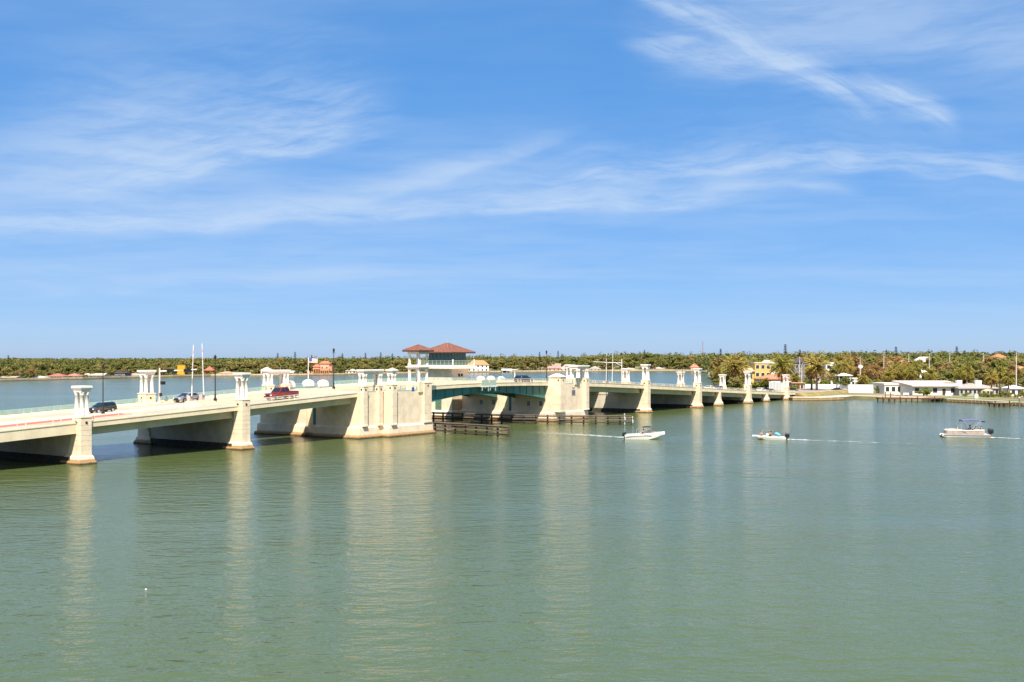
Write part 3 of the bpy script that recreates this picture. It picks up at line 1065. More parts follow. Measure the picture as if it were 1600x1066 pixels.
gal.loft([rect(hs0 - e, hs1 + e, ht0 - e, ht1 + e, z) for e, z in ((0.95, zB + 0.002), (1.15, zB + 0.12), (1.15, zG), (1.05, zG + 0.02))])
go = gal.obj('gallery', M_white, house)
gr = MB()
zr = zG + 0.95
rect_pts = [(hs0 - 1.05, ht0 - 1.05), (hs1 + 1.05, ht0 - 1.05), (hs1 + 1.05, ht1 + 1.05), (hs0 - 1.05, ht1 + 1.05)]
for i in range(4):
    a, b = Vector((*rect_pts[i], 0)), Vector((*rect_pts[(i + 1) % 4], 0))
    L = (b - a).length
    n = int(L / 1.1)
    for zq in (zr, zr - 0.32, zr - 0.62):
        gr.tube([(a.x, a.y, zq), (b.x, b.y, zq)], 0.035, 5)
    for k in range(n):
        p = a.lerp(b, k / n)
        gr.tube([(p.x, p.y, zG), (p.x, p.y, zr)], 0.04, 5)
tag(gr.obj('gallery_rail', M_sage, go), kind='stuff')
for p in rect_pts[:2] + rect_pts[3:]:
    MB().cbox((p[0], p[1], zG + 0.62), (0.22, 0.22, 1.24)).obj('rail_post', M_white, go)
core = B(hs0 + 0.55, hs1 - 0.55, ht0 + 0.55, ht1 - 0.55, zG - 0.05, zE2 + 0.1).obj('interior_core', mat('interior_dark', (0.03, 0.05, 0.045), 0.8), house)
zs0, zs1 = zG + 0.05, zE2 - 0.16
glazed_side(house, (hs0 + 0.3, ht1 - 0.3, 0), (hs0 + 0.3, ht0 + 0.3, 0), zs0, zs1, 6, None)
glazed_side(house, (hs0 + 0.3, ht0 + 0.3, 0), (hs1 - 0.3, ht0 + 0.3, 0), zs0, zs1, 5, None)
glazed_side(house, (hs1 - 0.3, ht0 + 0.3, 0), (hs1 - 0.3, ht1 - 0.3, 0), zs0, zs1, 6, None)
hip_roof(house, hs0 - 1.25, hs1 + 1.25, ht0 - 1.25, ht1 + 1.25, zE2, zAp - zE2 - 0.1, M_tile, nb=22)
for f, (sx, tx) in enumerate(((hs0 + 1, ht0 + 2), (hs1 - 1, ht0 + 3))):
    MB().tube([(sx, tx, zE2 + 0.5), (sx, tx, zAp + 0.6)], 0.025, 5).obj('antenna', M_galv, house)

# ------------------------------------------------------------------ little pavilion with tile roof on the left pier
pav = thing('pavilion', 'white two-tier column pavilion with small tiled roof on the left bascule pier', 'pavilion', (BO.x, BO.y, 0), TH)
ps0, ps1, pt0, pt1 = sD - 2.1, sD + 0.55, -1.9, 0.7
B(ps0 - 0.15, sD - 1.04, -1.95, 0.9, zw3 - 0.2, zD - 0.02).obj('base', M_pier, pav)
z1_, z2_, z3_ = bz(577, sD, -1), bz(570, sD, -1), bz(549.5, sD, -1)
for s_ in (ps0 + 0.25, ps1 - 0.25):
    for t_ in (pt0 + 0.25, pt1 - 0.25):
        MB().lathe((s_, t_, zD - 0.01), [(0.34, 0), (0.34, 0.2), (0.26, 0.25), (0.25, z1_ - zD - 0.3), (0.33, z1_ - zD - 0.1), (0.33, z1_ - zD)], 10).obj('column', M_white, pav)
        MB().lathe((s_, t_, z2_), [(0.27, 0), (0.27, 0.15), (0.20, 0.2), (0.19, z3_ - z2_ - 0.3), (0.27, z3_ - z2_ - 0.1), (0.27, z3_ - z2_ + 0.05)], 10).obj('column', M_white, pav)
for a in ((ps0, ps1, pt0, pt0 + 0.5), (ps0, ps1, pt1 - 0.5, pt1), (ps0, ps0 + 0.5, pt0 + 0.5, pt1 - 0.5), (ps1 - 0.5, ps1, pt0 + 0.5, pt1 - 0.5)):
    B(*a, z1_, z1_ + 0.28).obj('beam', M_white, pav)
    B(*a, z2_ - 0.25, z2_).obj('beam', M_white, pav)
    B(*a, z3_ - 0.45, z3_ + 0.04).obj('lattice_beam', M_white, pav)
MB().loft([rect(ps0 - e, ps1 + e, pt0 - e, pt1 + e, z) for e, z in ((0.1, z1_ + 0.28), (0.32, z1_ + 0.36), (0.32, z1_ + 0.46), (0.1, z1_ + 0.5))]).obj('ledge', M_white, pav)
for s_ in frange(ps0 + 0.7, ps1 - 0.7, 0.42):
    MB().tube([(s_, pt0 + 0.25, z1_ + 0.5), (s_, pt0 + 0.25, z2_ - 0.24)], 0.05, 5).obj('baluster', M_white, pav)
hip_roof(pav, ps0 - 0.65, ps1 + 0.65, pt0 - 0.65, pt1 + 0.65, z3_ + 0.12, bz(539.3, sD, -1) - z3_ - 0.2, M_tile, nb=12)

# ------------------------------------------------------------------ street lamps in the median
lamps = [(-12, 'black street lamp nearest the left picture edge'), (S(161, 10.5), 'black street lamp rising beside the dark car'),
         (S(327, 10.5), 'black street lamp right of the raised barrier arms'), (S(512.5, 10.5), 'black street lamp in front of the orange villa'),
         (S(846, 10.5), 'black street lamp right of the navy car'), (S(941, 10.5), 'black street lamp beside the right signal mast'),
         (S(1066, 10.5), 'black street lamp left of the third right-hand tower'), (S(1232, 10.5), 'black street lamp at the bridge end by the shore')]
lamp_src = None
for s, lab in lamps:
    z = zb(s) + (0.55 if s < GAP0 or s > GAP1 else 0.94)
    tq = 10.5 if (s < GAP0 or s > GAP1) else 9.15
    z = z if tq == 10.5 else zb(s) + 0.94
    lamp = on_bridge('street_lamp', lab, 'street lamp', s, tq, z, 0, 'black street lamps along the bridge median')
    if lamp_src is None:
        lamp_src = (MB().lathe((0, 0, 0), [(0.26, 0), (0.26, 0.25), (0.16, 0.45), (0.13, 1.0), (0.10, 1.05)], 10).mesh('base', M_black, True),
                    MB().lathe((0, 0, 1.0), [(0.085, 0), (0.055, 5.2), (0.10, 5.25), (0.05, 5.35)], 8).mesh('pole', M_black, True),
                    MB().lathe((0, 0, 6.3), [(0.06, 0), (0.16, 0.08), (0.19, 0.4), (0.24, 0.44), (0.12, 0.60), (0.02, 0.75)], 8).mesh('lantern', M_black, True),
                    MB().tube([(-0.45, 0, 6.15), (0, 0, 6.25), (0.45, 0, 6.15)], 0.035, 5).mesh('arm', M_black))
    for nm, me in zip(('base', 'pole', 'lantern', 'arm'), lamp_src):
        use(nm, me, lamp)


# ------------------------------------------------------------------ raised barrier arms and signal masts
def barrier(x, ybase, t, lean, label, top_y):
    s = S(x, t)
    z = zb(s) + 0.458
    g = on_bridge('barrier_gate', label, 'barrier', s, t, z, 0, 'raised traffic barriers on the bridge')
    B(-0.3, 0.3, -0.35, 0.35, 0, 1.25).obj('cabinet', mat('cabinet_grey', (0.55, 0.45, 0.42), 0.6), g, bevel=0.03)
    zt = bz(top_y, s, t) - z
    a = MB()
    n = 8
    for i in range(n):
        u0, u1 = i / n, (i + 1) / n
        z0, z1 = 1.1 + (zt - 1.1) * u0, 1.1 + (zt - 1.1) * u1
        wd = 0.085 - 0.060 * u0
        a.loft([rect(lean * u0 - wd, lean * u0 + wd, -0.47, -0.40, z0), rect(lean * u1 - wd * .95, lean * u1 + wd * .95, -0.47, -0.40, z1)])
    a.obj('arm', M_wpaint, g)
    st = MB()
    for u in (0.55, 0.7, 0.85):
        st.box(lean * u - 0.09, lean * u + 0.09, -0.475, -0.395, 1.1 + (zt - 1.1) * u, 1.1 + (zt - 1.1) * u + 0.3)
    st.obj('red_stripe', mat('faded_stripe', (0.66, 0.45, 0.42), 0.5), g)
    MB().cbox((0, -0.35, 1.15), (0.3, 0.16, 0.3)).obj('pivot', M_dark, g)
    return g


barrier(296.5, 629, 13.6, 0.35, 'left of the two tall white raised barrier arms near the orange sign', 539)
barrier(315.5, 627, 13.6, -0.35, 'right of the two tall white raised barrier arms near the orange sign', 537)
barrier(945, 597, 13.0, 0.1, 'left of the two raised barrier arms right of the plaque pier', 552)
barrier(954, 597, 13.0, 0.45, 'right of the two raised barrier arms right of the plaque pier', 553)


def mast(x, t, ytop, yarm, xend, label, sign, cross=True):
    s = S(x, t)
    z = zb(s) + 0.458
    m = on_bridge('signal_mast', label, 'signal mast', s, t, z, 0, 'signal masts over the bridge road')
    zt = bz(ytop, s, t) - z
    za = bz(yarm, s, t) - z
    MB().lathe((0, 0, 0), [(0.28, 0), (0.28, 0.15), (0.17, 0.2), (0.13, zt), (0.02, zt + 0.06)], 10).obj('pole', M_galv, m)
    # the arm reaches over the road towards the viewer (negative t) or away
    L = None
    u = (xend - 800) / F
    o = bw(s, t)
    # solve where the arm end appears: point o + PV*k
    k = (u * o.y - o.x) / (PV.x - u * PV.y)
    MB().tube([(0, 0, za), (0, k, za + 0.35)], 0.12, 6, 0.08).obj('arm', M_wpaint, m)
    if sign:
        c = k * 0.60
        B(-0.08, -0.02, c - 0.85, c + 0.85, za - 0.45, za + 0.95).obj('orange_board', M_orange, m)
        for q in (0.32, 0.78):
            sg = B(-0.28, 0.16, k * q - 0.75, k * q + 0.75, za - 0.02, za + 0.42).obj('signal_head', M_black, m)
        MB().cbox((0.2, -0.5, zt * 0.58), (0.5, 0.6, 0.5)).obj('warning_bell', M_black, m)
        MB().cbox((0.0, -0.25, zt * 0.25), (0.35, 0.3, 0.5)).obj('control_box', M_dark, m)
    else:
        MB().tube([(0, 0, za - 0.8), (0, k * 0.22, za + 0.05)], 0.05, 5).obj('brace', M_wpaint, m)
    return m


mast(249.5, 19.6, 575.4, 580.5, 307, 'white signal mast with orange board over the far road', True)
mast(971.5, 19.6, 561.0, 567.5, 927, 'bare white signal mast with long arm right of the plaque pier', False)
# flagpole on the far wall of the left pier
s = S(483.5, WID + 1.9)
fp = on_bridge('flagpole', 'white flagpole with small flag before the orange villa', 'flagpole', s, WID + 2.2, zw3 - 0.8)
zt = bz(559, s, WID + 2) - zw3 + 0.8
MB().lathe((0, 0, 0), [(0.10, 0), (0.05, zt), (0.09, zt + 0.05), (0.0, zt + 0.16)], 8).obj('pole', M_wpaint, fp)
fl = MB()
for k in range(6):
    z0 = zt - 0.95 + k * 0.14
    fl.loft([[(0.06 + 0.22 * i, -0.06 - 0.25 * i + 0.06 * math.sin(i * 1.7), z0 - 0.02 * i), (0.06 + 0.22 * i, -0.03 - 0.25 * i + 0.06 * math.sin(i * 1.7), z0 - 0.02 * i), (0.06 + 0.22 * i, -0.03 - 0.25 * i + 0.06 * math.sin(i * 1.7), z0 + 0.07 - 0.02 * i), (0.06 + 0.22 * i, -0.06 - 0.25 * i + 0.06 * math.sin(i * 1.7), z0 + 0.07 - 0.02 * i)] for i in range(6)])
fl.obj('flag_red_stripes', mat('flag_red', (0.45, 0.04, 0.05), 0.7), fp)
fl2 = MB()
for k in range(6):
    z0 = zt - 0.88 + k * 0.14
    fl2.loft([[(0.06 + 0.22 * i, -0.06 - 0.25 * i + 0.06 * math.sin(i * 1.7), z0 - 0.02 * i), (0.06 + 0.22 * i, -0.03 - 0.25 * i + 0.06 * math.sin(i * 1.7), z0 - 0.02 * i), (0.06 + 0.22 * i, -0.03 - 0.25 * i + 0.06 * math.sin(i * 1.7), z0 + 0.07 - 0.02 * i), (0.06 + 0.22 * i, -0.06 - 0.25 * i + 0.06 * math.sin(i * 1.7), z0 + 0.07 - 0.02 * i)] for i in range(6)])
fl2.obj('flag_white_stripes', M_wpaint, fp)
MB().cbox((0.22, -0.33, zt - 0.28), (0.5, 0.16, 0.44), -0.85).obj('flag_canton', M_blue, fp)
# white T-shaped post above the navy car
s = S(798.5, WID + 0.6)
tp = on_bridge('sign_post', 'white T-shaped post left of the navy car', 'post', s, WID - 0.45, zb(s) + 0.7)
zt = bz(577.5, s, WID) - zb(s) - 0.7
MB().tube([(0, 0, 0), (0, 0, zt)], 0.13, 8).obj('post', M_wpaint, tp)
MB().cbox((0, 0, zt), (1.0, 1.0, 0.14)).obj('plate', M_wpaint, tp)


# ------------------------------------------------------------------ vehicles (x forward, origin on the road under the centre)
M_tyre = mat('tyre_rubber', (0.02, 0.02, 0.02), 0.9, 0.1)
M_rim = mat('alloy_rim', (0.55, 0.55, 0.56), 0.3, 0.03, metal=0.7)
M_lamp = mat('headlamp_glass', (0.75, 0.76, 0.78), 0.12, 0.02)
M_tail = mat('tail_lamp', (0.35, 0.01, 0.01), 0.2, 0.02)
M_trim = mat('black_trim', (0.015, 0.015, 0.015), 0.6, 0.05)
_wheel = {}


def car_body(prof, w, belt, tuck, xtaper=0.10):
    """side outline extruded across; narrower above the belt and rounded in plan at both ends"""
    m = MB()
    xs = [p[0] for p in prof]
    x0, x1 = min(xs), max(xs)

    def half(x, z):
        h = w / 2
        e = min(x - x0, x1 - x) / 0.55
        if e < 1:
            h -= xtaper * (1 - e) ** 2
        if z > belt:
            h -= tuck * (z - belt)
        else:
            h -= 0.05 * max(0.0, (0.5 - z)) * 1.2
        return h
    m.loft([[(x, -half(x, z), z) for x, z in prof], [(x, -half(x, z) * 0.9, z + (0.012 if z > belt else 0)) for x, z in prof], [(x, half(x, z) * 0.9, z + (0.012 if z > belt else 0)) for x, z in prof], [(x, half(x, z), z) for x, z in prof]])
    return m, half


def vehicle(name, label, paint, kind, s, t, heading, group=None, z=None, world_pos=None, rz=None):
    if world_pos is None:
        zz_ = zb(s) + 0.462
        slope = math.atan2(zb(s + 2) - zb(s - 2), 4.0)
        root = on_bridge(name, label, 'pickup' if kind == 'pickup' else 'car', s, t, zz_, 0.0 if heading > 0 else math.pi, group)
        root.rotation_euler = (0, -slope if heading > 0 else slope, TH + (0 if heading > 0 else math.pi))
    else:
        root = thing(name, label, 'car', world_pos, rz, group)
    if kind == 'pickup':
        L, w, belt = 5.9, 2.02, 1.12
        body = [(-2.95, 0.45), (-2.95, 1.12), (-0.95, 1.14), (0.9, 1.16), (1.15, 1.15), (2.75, 1.06), (2.93, 0.85), (2.95, 0.42), (2.4, 0.38), (-2.6, 0.42)]
        cab = [(-1.05, 1.10), (-0.80, 1.86), (-0.55, 1.92), (0.55, 1.92), (0.72, 1.87), (1.38, 1.12)]
        wx, wr = (1.85, -1.75), 0.41
        side = [[(-0.83, 1.20), (-0.68, 1.78), (-0.02, 1.80), (-0.02, 1.20)], [(0.06, 1.20), (0.06, 1.80), (0.52, 1.79), (1.10, 1.20)]]
    elif kind == 'suv':
        L, w, belt = 4.7, 1.9, 1.02
        body = [(-2.33, 0.40), (-2.35, 0.95), (-2.2, 1.06), (0.9, 1.04), (1.2, 1.02), (2.1, 0.90), (2.33, 0.72), (2.35, 0.36), (1.9, 0.30), (-2.0, 0.32)]
        cab = [(-2.24, 1.0), (-1.98, 1.52), (-1.6, 1.64), (0.1, 1.66), (0.35, 1.60), (1.22, 1.0)]
        wx, wr = (1.45, -1.42), 0.36
        side = [[(-2.0, 1.08), (-1.82, 1.48), (-1.18, 1.53), (-1.18, 1.08)], [(-1.1, 1.08), (-1.1, 1.54), (-0.25, 1.56), (-0.25, 1.08)], [(-0.17, 1.08), (-0.17, 1.56), (0.22, 1.55), (0.92, 1.06)]]
    else:
        L, w, belt = 4.6, 1.82, 0.92
        body = [(-2.28, 0.38), (-2.30, 0.86), (-2.1, 0.94), (-1.5, 0.96), (0.95, 0.95), (1.2, 0.92), (2.05, 0.78), (2.27, 0.62), (2.3, 0.32), (1.9, 0.26), (-2.0, 0.28)]
        cab = [(-1.75, 0.92), (-1.0, 1.38), (-0.7, 1.44), (0.15, 1.44), (0.35, 1.39), (1.25, 0.92)]
        wx, wr = (1.4, -1.38), 0.33
        side = [[(-1.35, 0.98), (-0.92, 1.32), (-0.35, 1.36), (-0.35, 0.98)], [(-0.27, 0.98), (-0.27, 1.36), (0.2, 1.34), (0.9, 0.97)]]
    m, half = car_body(body, w, 9.0, 0.0)
    m.obj('body', paint, root, bevel=0.05)
    m2, half2 = car_body(cab, w - 0.06, belt, 0.26, 0.0)
    cabo = m2.obj('cabin', paint, root, bevel=0.04)
    for f in (-1, 1):
        for q in side:
            g = MB()
            g.loft([[(x, f * (half2(x, z) + o_), z) for x, z in q] for o_ in (0.004, 0.016)])
            g.obj('side_window', M_glass, cabo)
        B(-L / 2 + 0.55, L / 2 - 0.5, min(f * (w / 2 - 0.02), f * (w / 2 + 0.012)), max(f * (w / 2 - 0.02), f * (w / 2 + 0.012)), 0.36, 0.47).obj('sill_trim', M_trim, root)
        hx = 0.95 if kind != 'sedan' else 0.85
        MB().cbox((hx, f * (w / 2 + 0.07), belt + 0.13), (0.16, 0.2, 0.13)).obj('mirror', paint, root)
        B(L / 2 - 0.16, L / 2 - 0.015, min(f * 0.50, f * (w / 2 - 0.12)), max(f * 0.50, f * (w / 2 - 0.12)), belt - 0.36, belt - 0.20).obj('headlight', M_lamp, root)
        B(-L / 2 + 0.0, -L / 2 + 0.10, min(f * 0.62, f * (w / 2 - 0.10)), max(f * 0.62, f * (w / 2 - 0.10)), belt - 0.30, belt - 0.10).obj('tail_light', M_tail, root)
    # glass front and back, as slanted panes on the cabin's own outline
    for (xa, za), (xb, zb_), nm in ((cab[-1], cab[-2], 'windscreen'), (cab[0], cab[1], 'rear_window')):
        f = 1 if nm == 'windscreen' else -1
        a, b = Vector((xa, 0, za)), Vector((xb, 0, zb_))
        n = Vector((-(b.z - a.z), 0, b.x - a.x)).normalized() * (-1 if nm == 'rear_window' else 1)
        if n.x * f < 0:
            n = -n
        g = MB()
        p, q = a.lerp(b, 0.14), a.lerp(b, 0.92)
        rings = []
        for o_ in (0.006, 0.02):
            rings.append([(v.x + n.x * o_, sg * (half2(v.x, v.z) - 0.07), v.z + n.z * o_ + 0.01) for v, sg in ((p, -1), (p, 1), (q, 1), (q, -1))])
        g.loft(rings)
        g.obj(nm, M_glass, cabo)
    B(L / 2 - 0.10, L / 2 + 0.015, -0.48, 0.48, belt - 0.42, belt - 0.18).obj('grille', M_trim, root)
    B(L / 2 - 0.22, L / 2 + 0.05, -w / 2 + 0.12, w / 2 - 0.12, 0.34, 0.52).obj('bumper', M_trim if kind != 'pickup' else M_rim, root)
    B(-L / 2 - 0.05, -L / 2 + 0.2, -w / 2 + 0.12, w / 2 - 0.12, 0.36, 0.54).obj('bumper', M_trim if kind != 'pickup' else M_rim, root)
    if kind == 'pickup':
        B(-2.80, -1.12, -0.80, 0.80, 1.125, 1.16).obj('bed_cover', M_trim, root)
    if wr not in _wheel:
        n = 18
        ty = MB()
        ty.loft([[(r_ * math.cos(2 * math.pi * i / n), y_, r_ * math.sin(2 * math.pi * i / n)) for i in range(n)] for r_, y_ in ((wr * 0.6, -0.12), (wr * 0.93, -0.12), (wr, -0.08), (wr, 0.08), (wr * 0.93, 0.12), (wr * 0.6, 0.12))])
        ri = MB()
        ri.loft([[(r_ * math.cos(2 * math.pi * i / n), y_, r_ * math.sin(2 * math.pi * i / n)) for i in range(n)] for r_, y_ in ((wr * 0.62, -0.125), (wr * 0.62, 0.125))])
        _wheel[wr] = (ty.mesh('tyre', M_tyre, False), ri.mesh('rim', M_rim))
    for x in wx:
        for f in (-1, 1):
            wh = use('wheel', _wheel[wr][0], root, (x, f * (w / 2 - 0.10), wr))
            use('rim', _wheel[wr][1], wh)
    return root


P_black = mat('black_car_paint', (0.012, 0.014, 0.018), 0.25, 0.0, coat=1.0)
P_silver = mat('silver_car_paint', (0.42, 0.42, 0.42), 0.3, 0.0, metal=0.4, coat=0.8)
P_red = mat('dark_red_car_paint', (0.20, 0.006, 0.010), 0.28, 0.0, coat=1.0)
P_navy = mat('navy_car_paint', (0.012, 0.018, 0.075), 0.25, 0.0, coat=1.0)
P_white = mat('white_car_paint', (0.78, 0.78, 0.76), 0.3, 0.0, coat=0.8)
P_blue = mat('violet_car_paint', (0.20, 0.18, 0.38), 0.3, 0.0, coat=0.8)
vehicle('car', 'black car driving left past the nearest tower', P_black, 'suv', S(160, 13.6), 13.6, -1).scale = (0.82, 0.88, 0.88)
vehicle('car', 'silver car behind the two tall raised barrier arms', P_silver, 'sedan', S(294, 17.6), 17.6, -1)
vehicle('pickup_truck', 'dark red crew-cab pickup driving left on the near road', P_red, 'pickup', S(440, 5.2), 5.2, -1)
vehicle('car', 'navy blue car crossing the right leaf of the lift span', P_navy, 'suv', S(818, 4.6), 4.6, 1)
vehicle('car', 'white car on the bridge right of the third right-hand tower', P_white, 'sedan', S(1109, 4.6), 4.6, 1)
vehicle('car', 'violet car on the bridge beside a white column tower near the shore', P_blue, 'suv', S(1121, 7.0), 7.0, -1)
vehicle('car', 'white car at the shore end of the bridge left of the last near tower', P_white, 'suv', S(1190, 6.5), 6.5, 1)
vehicle('car', 'dark car just left of the last near tower', P_black, 'sedan', S(1204, 6.5), 6.5, 1)

# ------------------------------------------------------------------ people (one skinned body each, clothes and hair as children)
SKIN = mat('skin_tone', (0.45, 0.26, 0.18), 0.6, 0.05)
SIT = dict(pelvis=(0, 0, 0.10), belly=(-0.02, 0, 0.30), chest=(0.0, 0, 0.50), neck=(0.02, 0, 0.64), head=(0.05, 0, 0.78), crown=(0.04, 0, 0.88),
           shl=(0.0, 0.19, 0.56), ell=(0.10, 0.25, 0.30), hal=(0.34, 0.16, 0.26), shr=(0.0, -0.19, 0.56), elr=(0.10, -0.25, 0.30), har=(0.34, -0.16, 0.26),
           hil=(0.05, 0.11, 0.09), knl=(0.46, 0.13, 0.12), anl=(0.50, 0.13, -0.30), tol=(0.64, 0.14, -0.34),
           hir=(0.05, -0.11, 0.09), knr=(0.46, -0.13, 0.12), anr=(0.50, -0.13, -0.30), tor=(0.64, -0.14, -0.34))
RAD = dict(pelvis=.15, belly=.14, chest=.155, neck=.055, head=.105, crown=.07, shl=.075, ell=.05, hal=.045, shr=.075, elr=.05, har=.045,
           hil=.10, knl=.075, anl=.05, tol=.045, hir=.10, knr=.075, anr=.05, tor=.045)
BONES = [('pelvis', 'belly'), ('belly', 'chest'), ('chest', 'neck'), ('neck', 'head'), ('head', 'crown'), ('chest', 'shl'), ('shl', 'ell'), ('ell', 'hal'),
         ('chest', 'shr'), ('shr', 'elr'), ('elr', 'har'), ('pelvis', 'hil'), ('hil', 'knl'), ('knl', 'anl'), ('anl', 'tol'), ('pelvis', 'hir'), ('hir', 'knr'), ('knr', 'anr'), ('anr', 'tor')]


def skinned(name, joints, bones, material, parent, grow=0.0, sub=1):
    names = [k for k in SIT if any(k in b for b in bones)]
    me = bpy.data.meshes.new(name)
    me.from_pydata([joints[k] for k in names], [(names.index(a), names.index(b)) for a, b in bones], [])
    o = bpy.data.objects.new(name, me)
    col.objects.link(o)
    o.parent = parent
    o.modifiers.new('skin', 'SKIN')
    for k, sv in zip(names, me.skin_vertices[0].data):
        sv.radius = (RAD[k] + grow, RAD[k] + grow)
        sv.use_root = (k == names[0])
    ss = o.modifiers.new('smooth', 'SUBSURF')
    ss.levels = ss.render_levels = sub
    me.materials.append(material)
    return o


def person(label, loc, rz, shirt, shorts, hair, group, z_seat=0.0, scale=1.0, arms_up=False):
    p = thing('person', label, 'person', (loc[0], loc[1], loc[2] + z_seat), rz, group, scale)
    j = dict(SIT)
    if arms_up:
        j['ell'], j['hal'] = (0.16, 0.24, 0.52), (0.30, 0.20, 0.70)
    skinned('body', j, BONES, SKIN, p)
    skinned('shirt', j, [b for b in BONES if b in (('pelvis', 'belly'), ('belly', 'chest'), ('chest', 'shl'), ('chest', 'shr'))], shirt, p, 0.022)
    skinned('shorts', j, [b for b in BONES if b in (('pelvis', 'hil'), ('hil', 'knl'), ('pelvis', 'hir'), ('hir', 'knr'))], shorts, p, 0.018)
    MB().lathe((0.02, 0, 0.74), [(0.11, 0), (0.135, 0.08), (0.12, 0.16), (0.06, 0.21), (0.0, 0.22)], 10).obj('hair', hair, p, True)
    return p


# ------------------------------------------------------------------ boats (x forward, origin on the waterline amidships)
M_hull = mat('white_gelcoat', (0.80, 0.79, 0.75), 0.22, 0.03, coat=0.6)
M_seat = mat('cream_vinyl', (0.50, 0.42, 0.35), 0.5, 0.05)
M_cream = mat('cream_panel', (0.40, 0.31, 0.26), 0.35, 0.05)
M_canvas = mat('purple_canvas', (0.13, 0.13, 0.27), 0.8, 0.06)
M_ali = mat('brushed_aluminium', (0.62, 0.60, 0.57), 0.35, 0.05, metal=0.6)
M_ws = mat('tinted_screen', (0.10, 0.11, 0.12), 0.08, 0.0)


def hull_mesh(L, beam, sheer0, sheer1, draft, floor, bowdeck=0.72, flare=0.82):
    rings = []
    n = 16
    for k in range(n + 1):
        u = k / n
        x = -L / 2 + L * u
        b = beam / 2 * (0.94 + 0.06 * math.sin(math.pi * min(1, u * 1.2))) * max(0.0, 1 - max(0.0, (u - 0.45) / 0.55) ** 2.4)
        b = max(b, 0.012)
        sh = sheer0 + (sheer1 - sheer0) * u ** 1.6
        kz = -draft + (draft + sh * 0.75) * max(0.0, (u - 0.72) / 0.28) ** 2.2
        cz = -draft * 0.35 + (sh * 0.7) * max(0.0, (u - 0.45) / 0.55) ** 1.8
        cz = min(cz, sh - 0.06)
        fz = floor if u < bowdeck else sh - 0.06
        if u < 0.04:
            fz = sh - 0.03
        ib = max(b - 0.16, 0.005)
        x2 = x + (0.35 * (sh / sheer1) if u > 0.9 else 0) * (u - 0.9) * 10
        h = [(0.0, kz), (b * flare, cz), (b, sh * 0.72 if sh * .72 > cz else cz + .03), (b * 1.0, sh), (ib, sh + 0.015), (ib * 0.96, fz)]
        ring = [(x if z < sh * 0.5 else x2, y, z) for y, z in h] + [(x if z < sh * 0.5 else x2, -y, z) for y, z in reversed(h[1:])]
        rings.append(ring)
    return MB().loft(rings)


def outboard(parent, x, z, sc=1.0, m_cowl=None):
    c = MB()
    c.loft([rect(x - 0.50 * sc * a, x + 0.12 * sc * a, -0.24 * sc * a, 0.24 * sc * a, z + dz * sc) for a, dz in ((0.75, 0.0), (1.0, 0.12), (1.05, 0.45), (0.85, 0.66), (0.4, 0.72))])
    o = c.obj('outboard_motor', m_cowl or M_black, parent, bevel=0.04)
    B(x - 0.28 * sc, x - 0.06 * sc, -0.07, 0.07, z - 0.62 * sc, z + 0.02).obj('motor_leg', M_black, o)
    return o


def bimini(parent, x0, x1, w_, z, material, posts, rise=0.16, thick=0.05):
    rings = []
    for k in range(7):
        u = k / 6
        x = x0 + (x1 - x0) * u
        zc = z + rise * math.sin(math.pi * (0.12 + 0.76 * u))
        top = [(x, w_ / 2 * math.cos(math.pi * i / 8), zc + 0.10 * math.sin(math.pi * i / 8)) for i in range(9)]
        bot = [(a, b * 0.98, c - thick) for a, b, c in reversed(top)]
        rings.append(top + bot)
    o = MB().loft(rings).obj('bimini_top', material, parent)
    for (xa, za, xb) in posts:
        for f in (-1, 1):
            MB().tube([(xa, f * w_ / 2 * 0.98, za), (xb, f * w_ / 2 * 0.97, z + 0.08)], 0.028, 6).obj('frame_tube', M_ali, o)
    return o


# bowrider heading right
g = G(1007, 686.2)
rzb = R(-16)
b1 = thing('motorboat', 'white bowrider motorboat with dark sunshade heading right from the lift span', 'boat', (g.x, g.y, 0), rzb)
b1.rotation_euler = (0, R(-3.0), rzb)
hm = hull_mesh(6.1, 2.35, 0.86, 1.12, 0.35, 0.30, 0.80)
hm.obj('hull', M_hull, b1, False)
for f in (-1, 1):
    st_ = MB()
    st_.loft([[(x, f * (1.178 - max(0, x - 0.2) ** 2 * 0.10), z), (x, f * (1.20 - max(0, x - 0.2) ** 2 * 0.10), z), (x, f * (1.20 - max(0, x - 0.2) ** 2 * 0.10), z + 0.07), (x, f * (1.178 - max(0, x - 0.2) ** 2 * 0.10), z + 0.07)] for x, z in ((-2.9, 0.56), (-1.5, 0.58), (0, 0.62), (0.9, 0.66), (1.4, 0.68))])
    st_.obj('side_stripe', mat('stripe_grey', (0.35, 0.33, 0.32), 0.4), b1)
ws = MB()
ws.loft([[(0.55, -0.98, 0.95), (1.15, -0.55, 1.0), (1.25, 0.0, 1.0), (1.15, 0.55, 1.0), (0.55, 0.98, 0.95)], [(0.30, -0.92, 1.34), (0.82, -0.5, 1.40), (0.90, 0, 1.40), (0.82, 0.5, 1.40), (0.30, 0.92, 1.34)]], cap=False, closed=False)
wso = ws.obj('windscreen', M_ws, b1)
sol = wso.modifiers.new('thickness', 'SOLIDIFY')
sol.thickness = 0.02
for y in (-0.5, 0.5):
    B(-0.35, 0.2, y - 0.28, y + 0.28, 0.30, 0.72).obj('helm_seat', M_seat, b1, bevel=0.05)
    B(-0.42, -0.30, y - 0.28, y + 0.28, 0.72, 1.22).obj('seat_back', M_seat, b1, bevel=0.04)
B(-2.35, -1.75, -0.9, 0.9, 0.30, 0.74).obj('stern_bench', M_seat, b1, bevel=0.05)
B(1.35, 2.0, -0.5, 0.5, 0.9, 1.15).obj('bow_cushion', mat('coral_cushion', (0.55, 0.18, 0.14), 0.7), b1, bevel=0.05)
outboard(b1, -3.12, 0.55, 1.0)
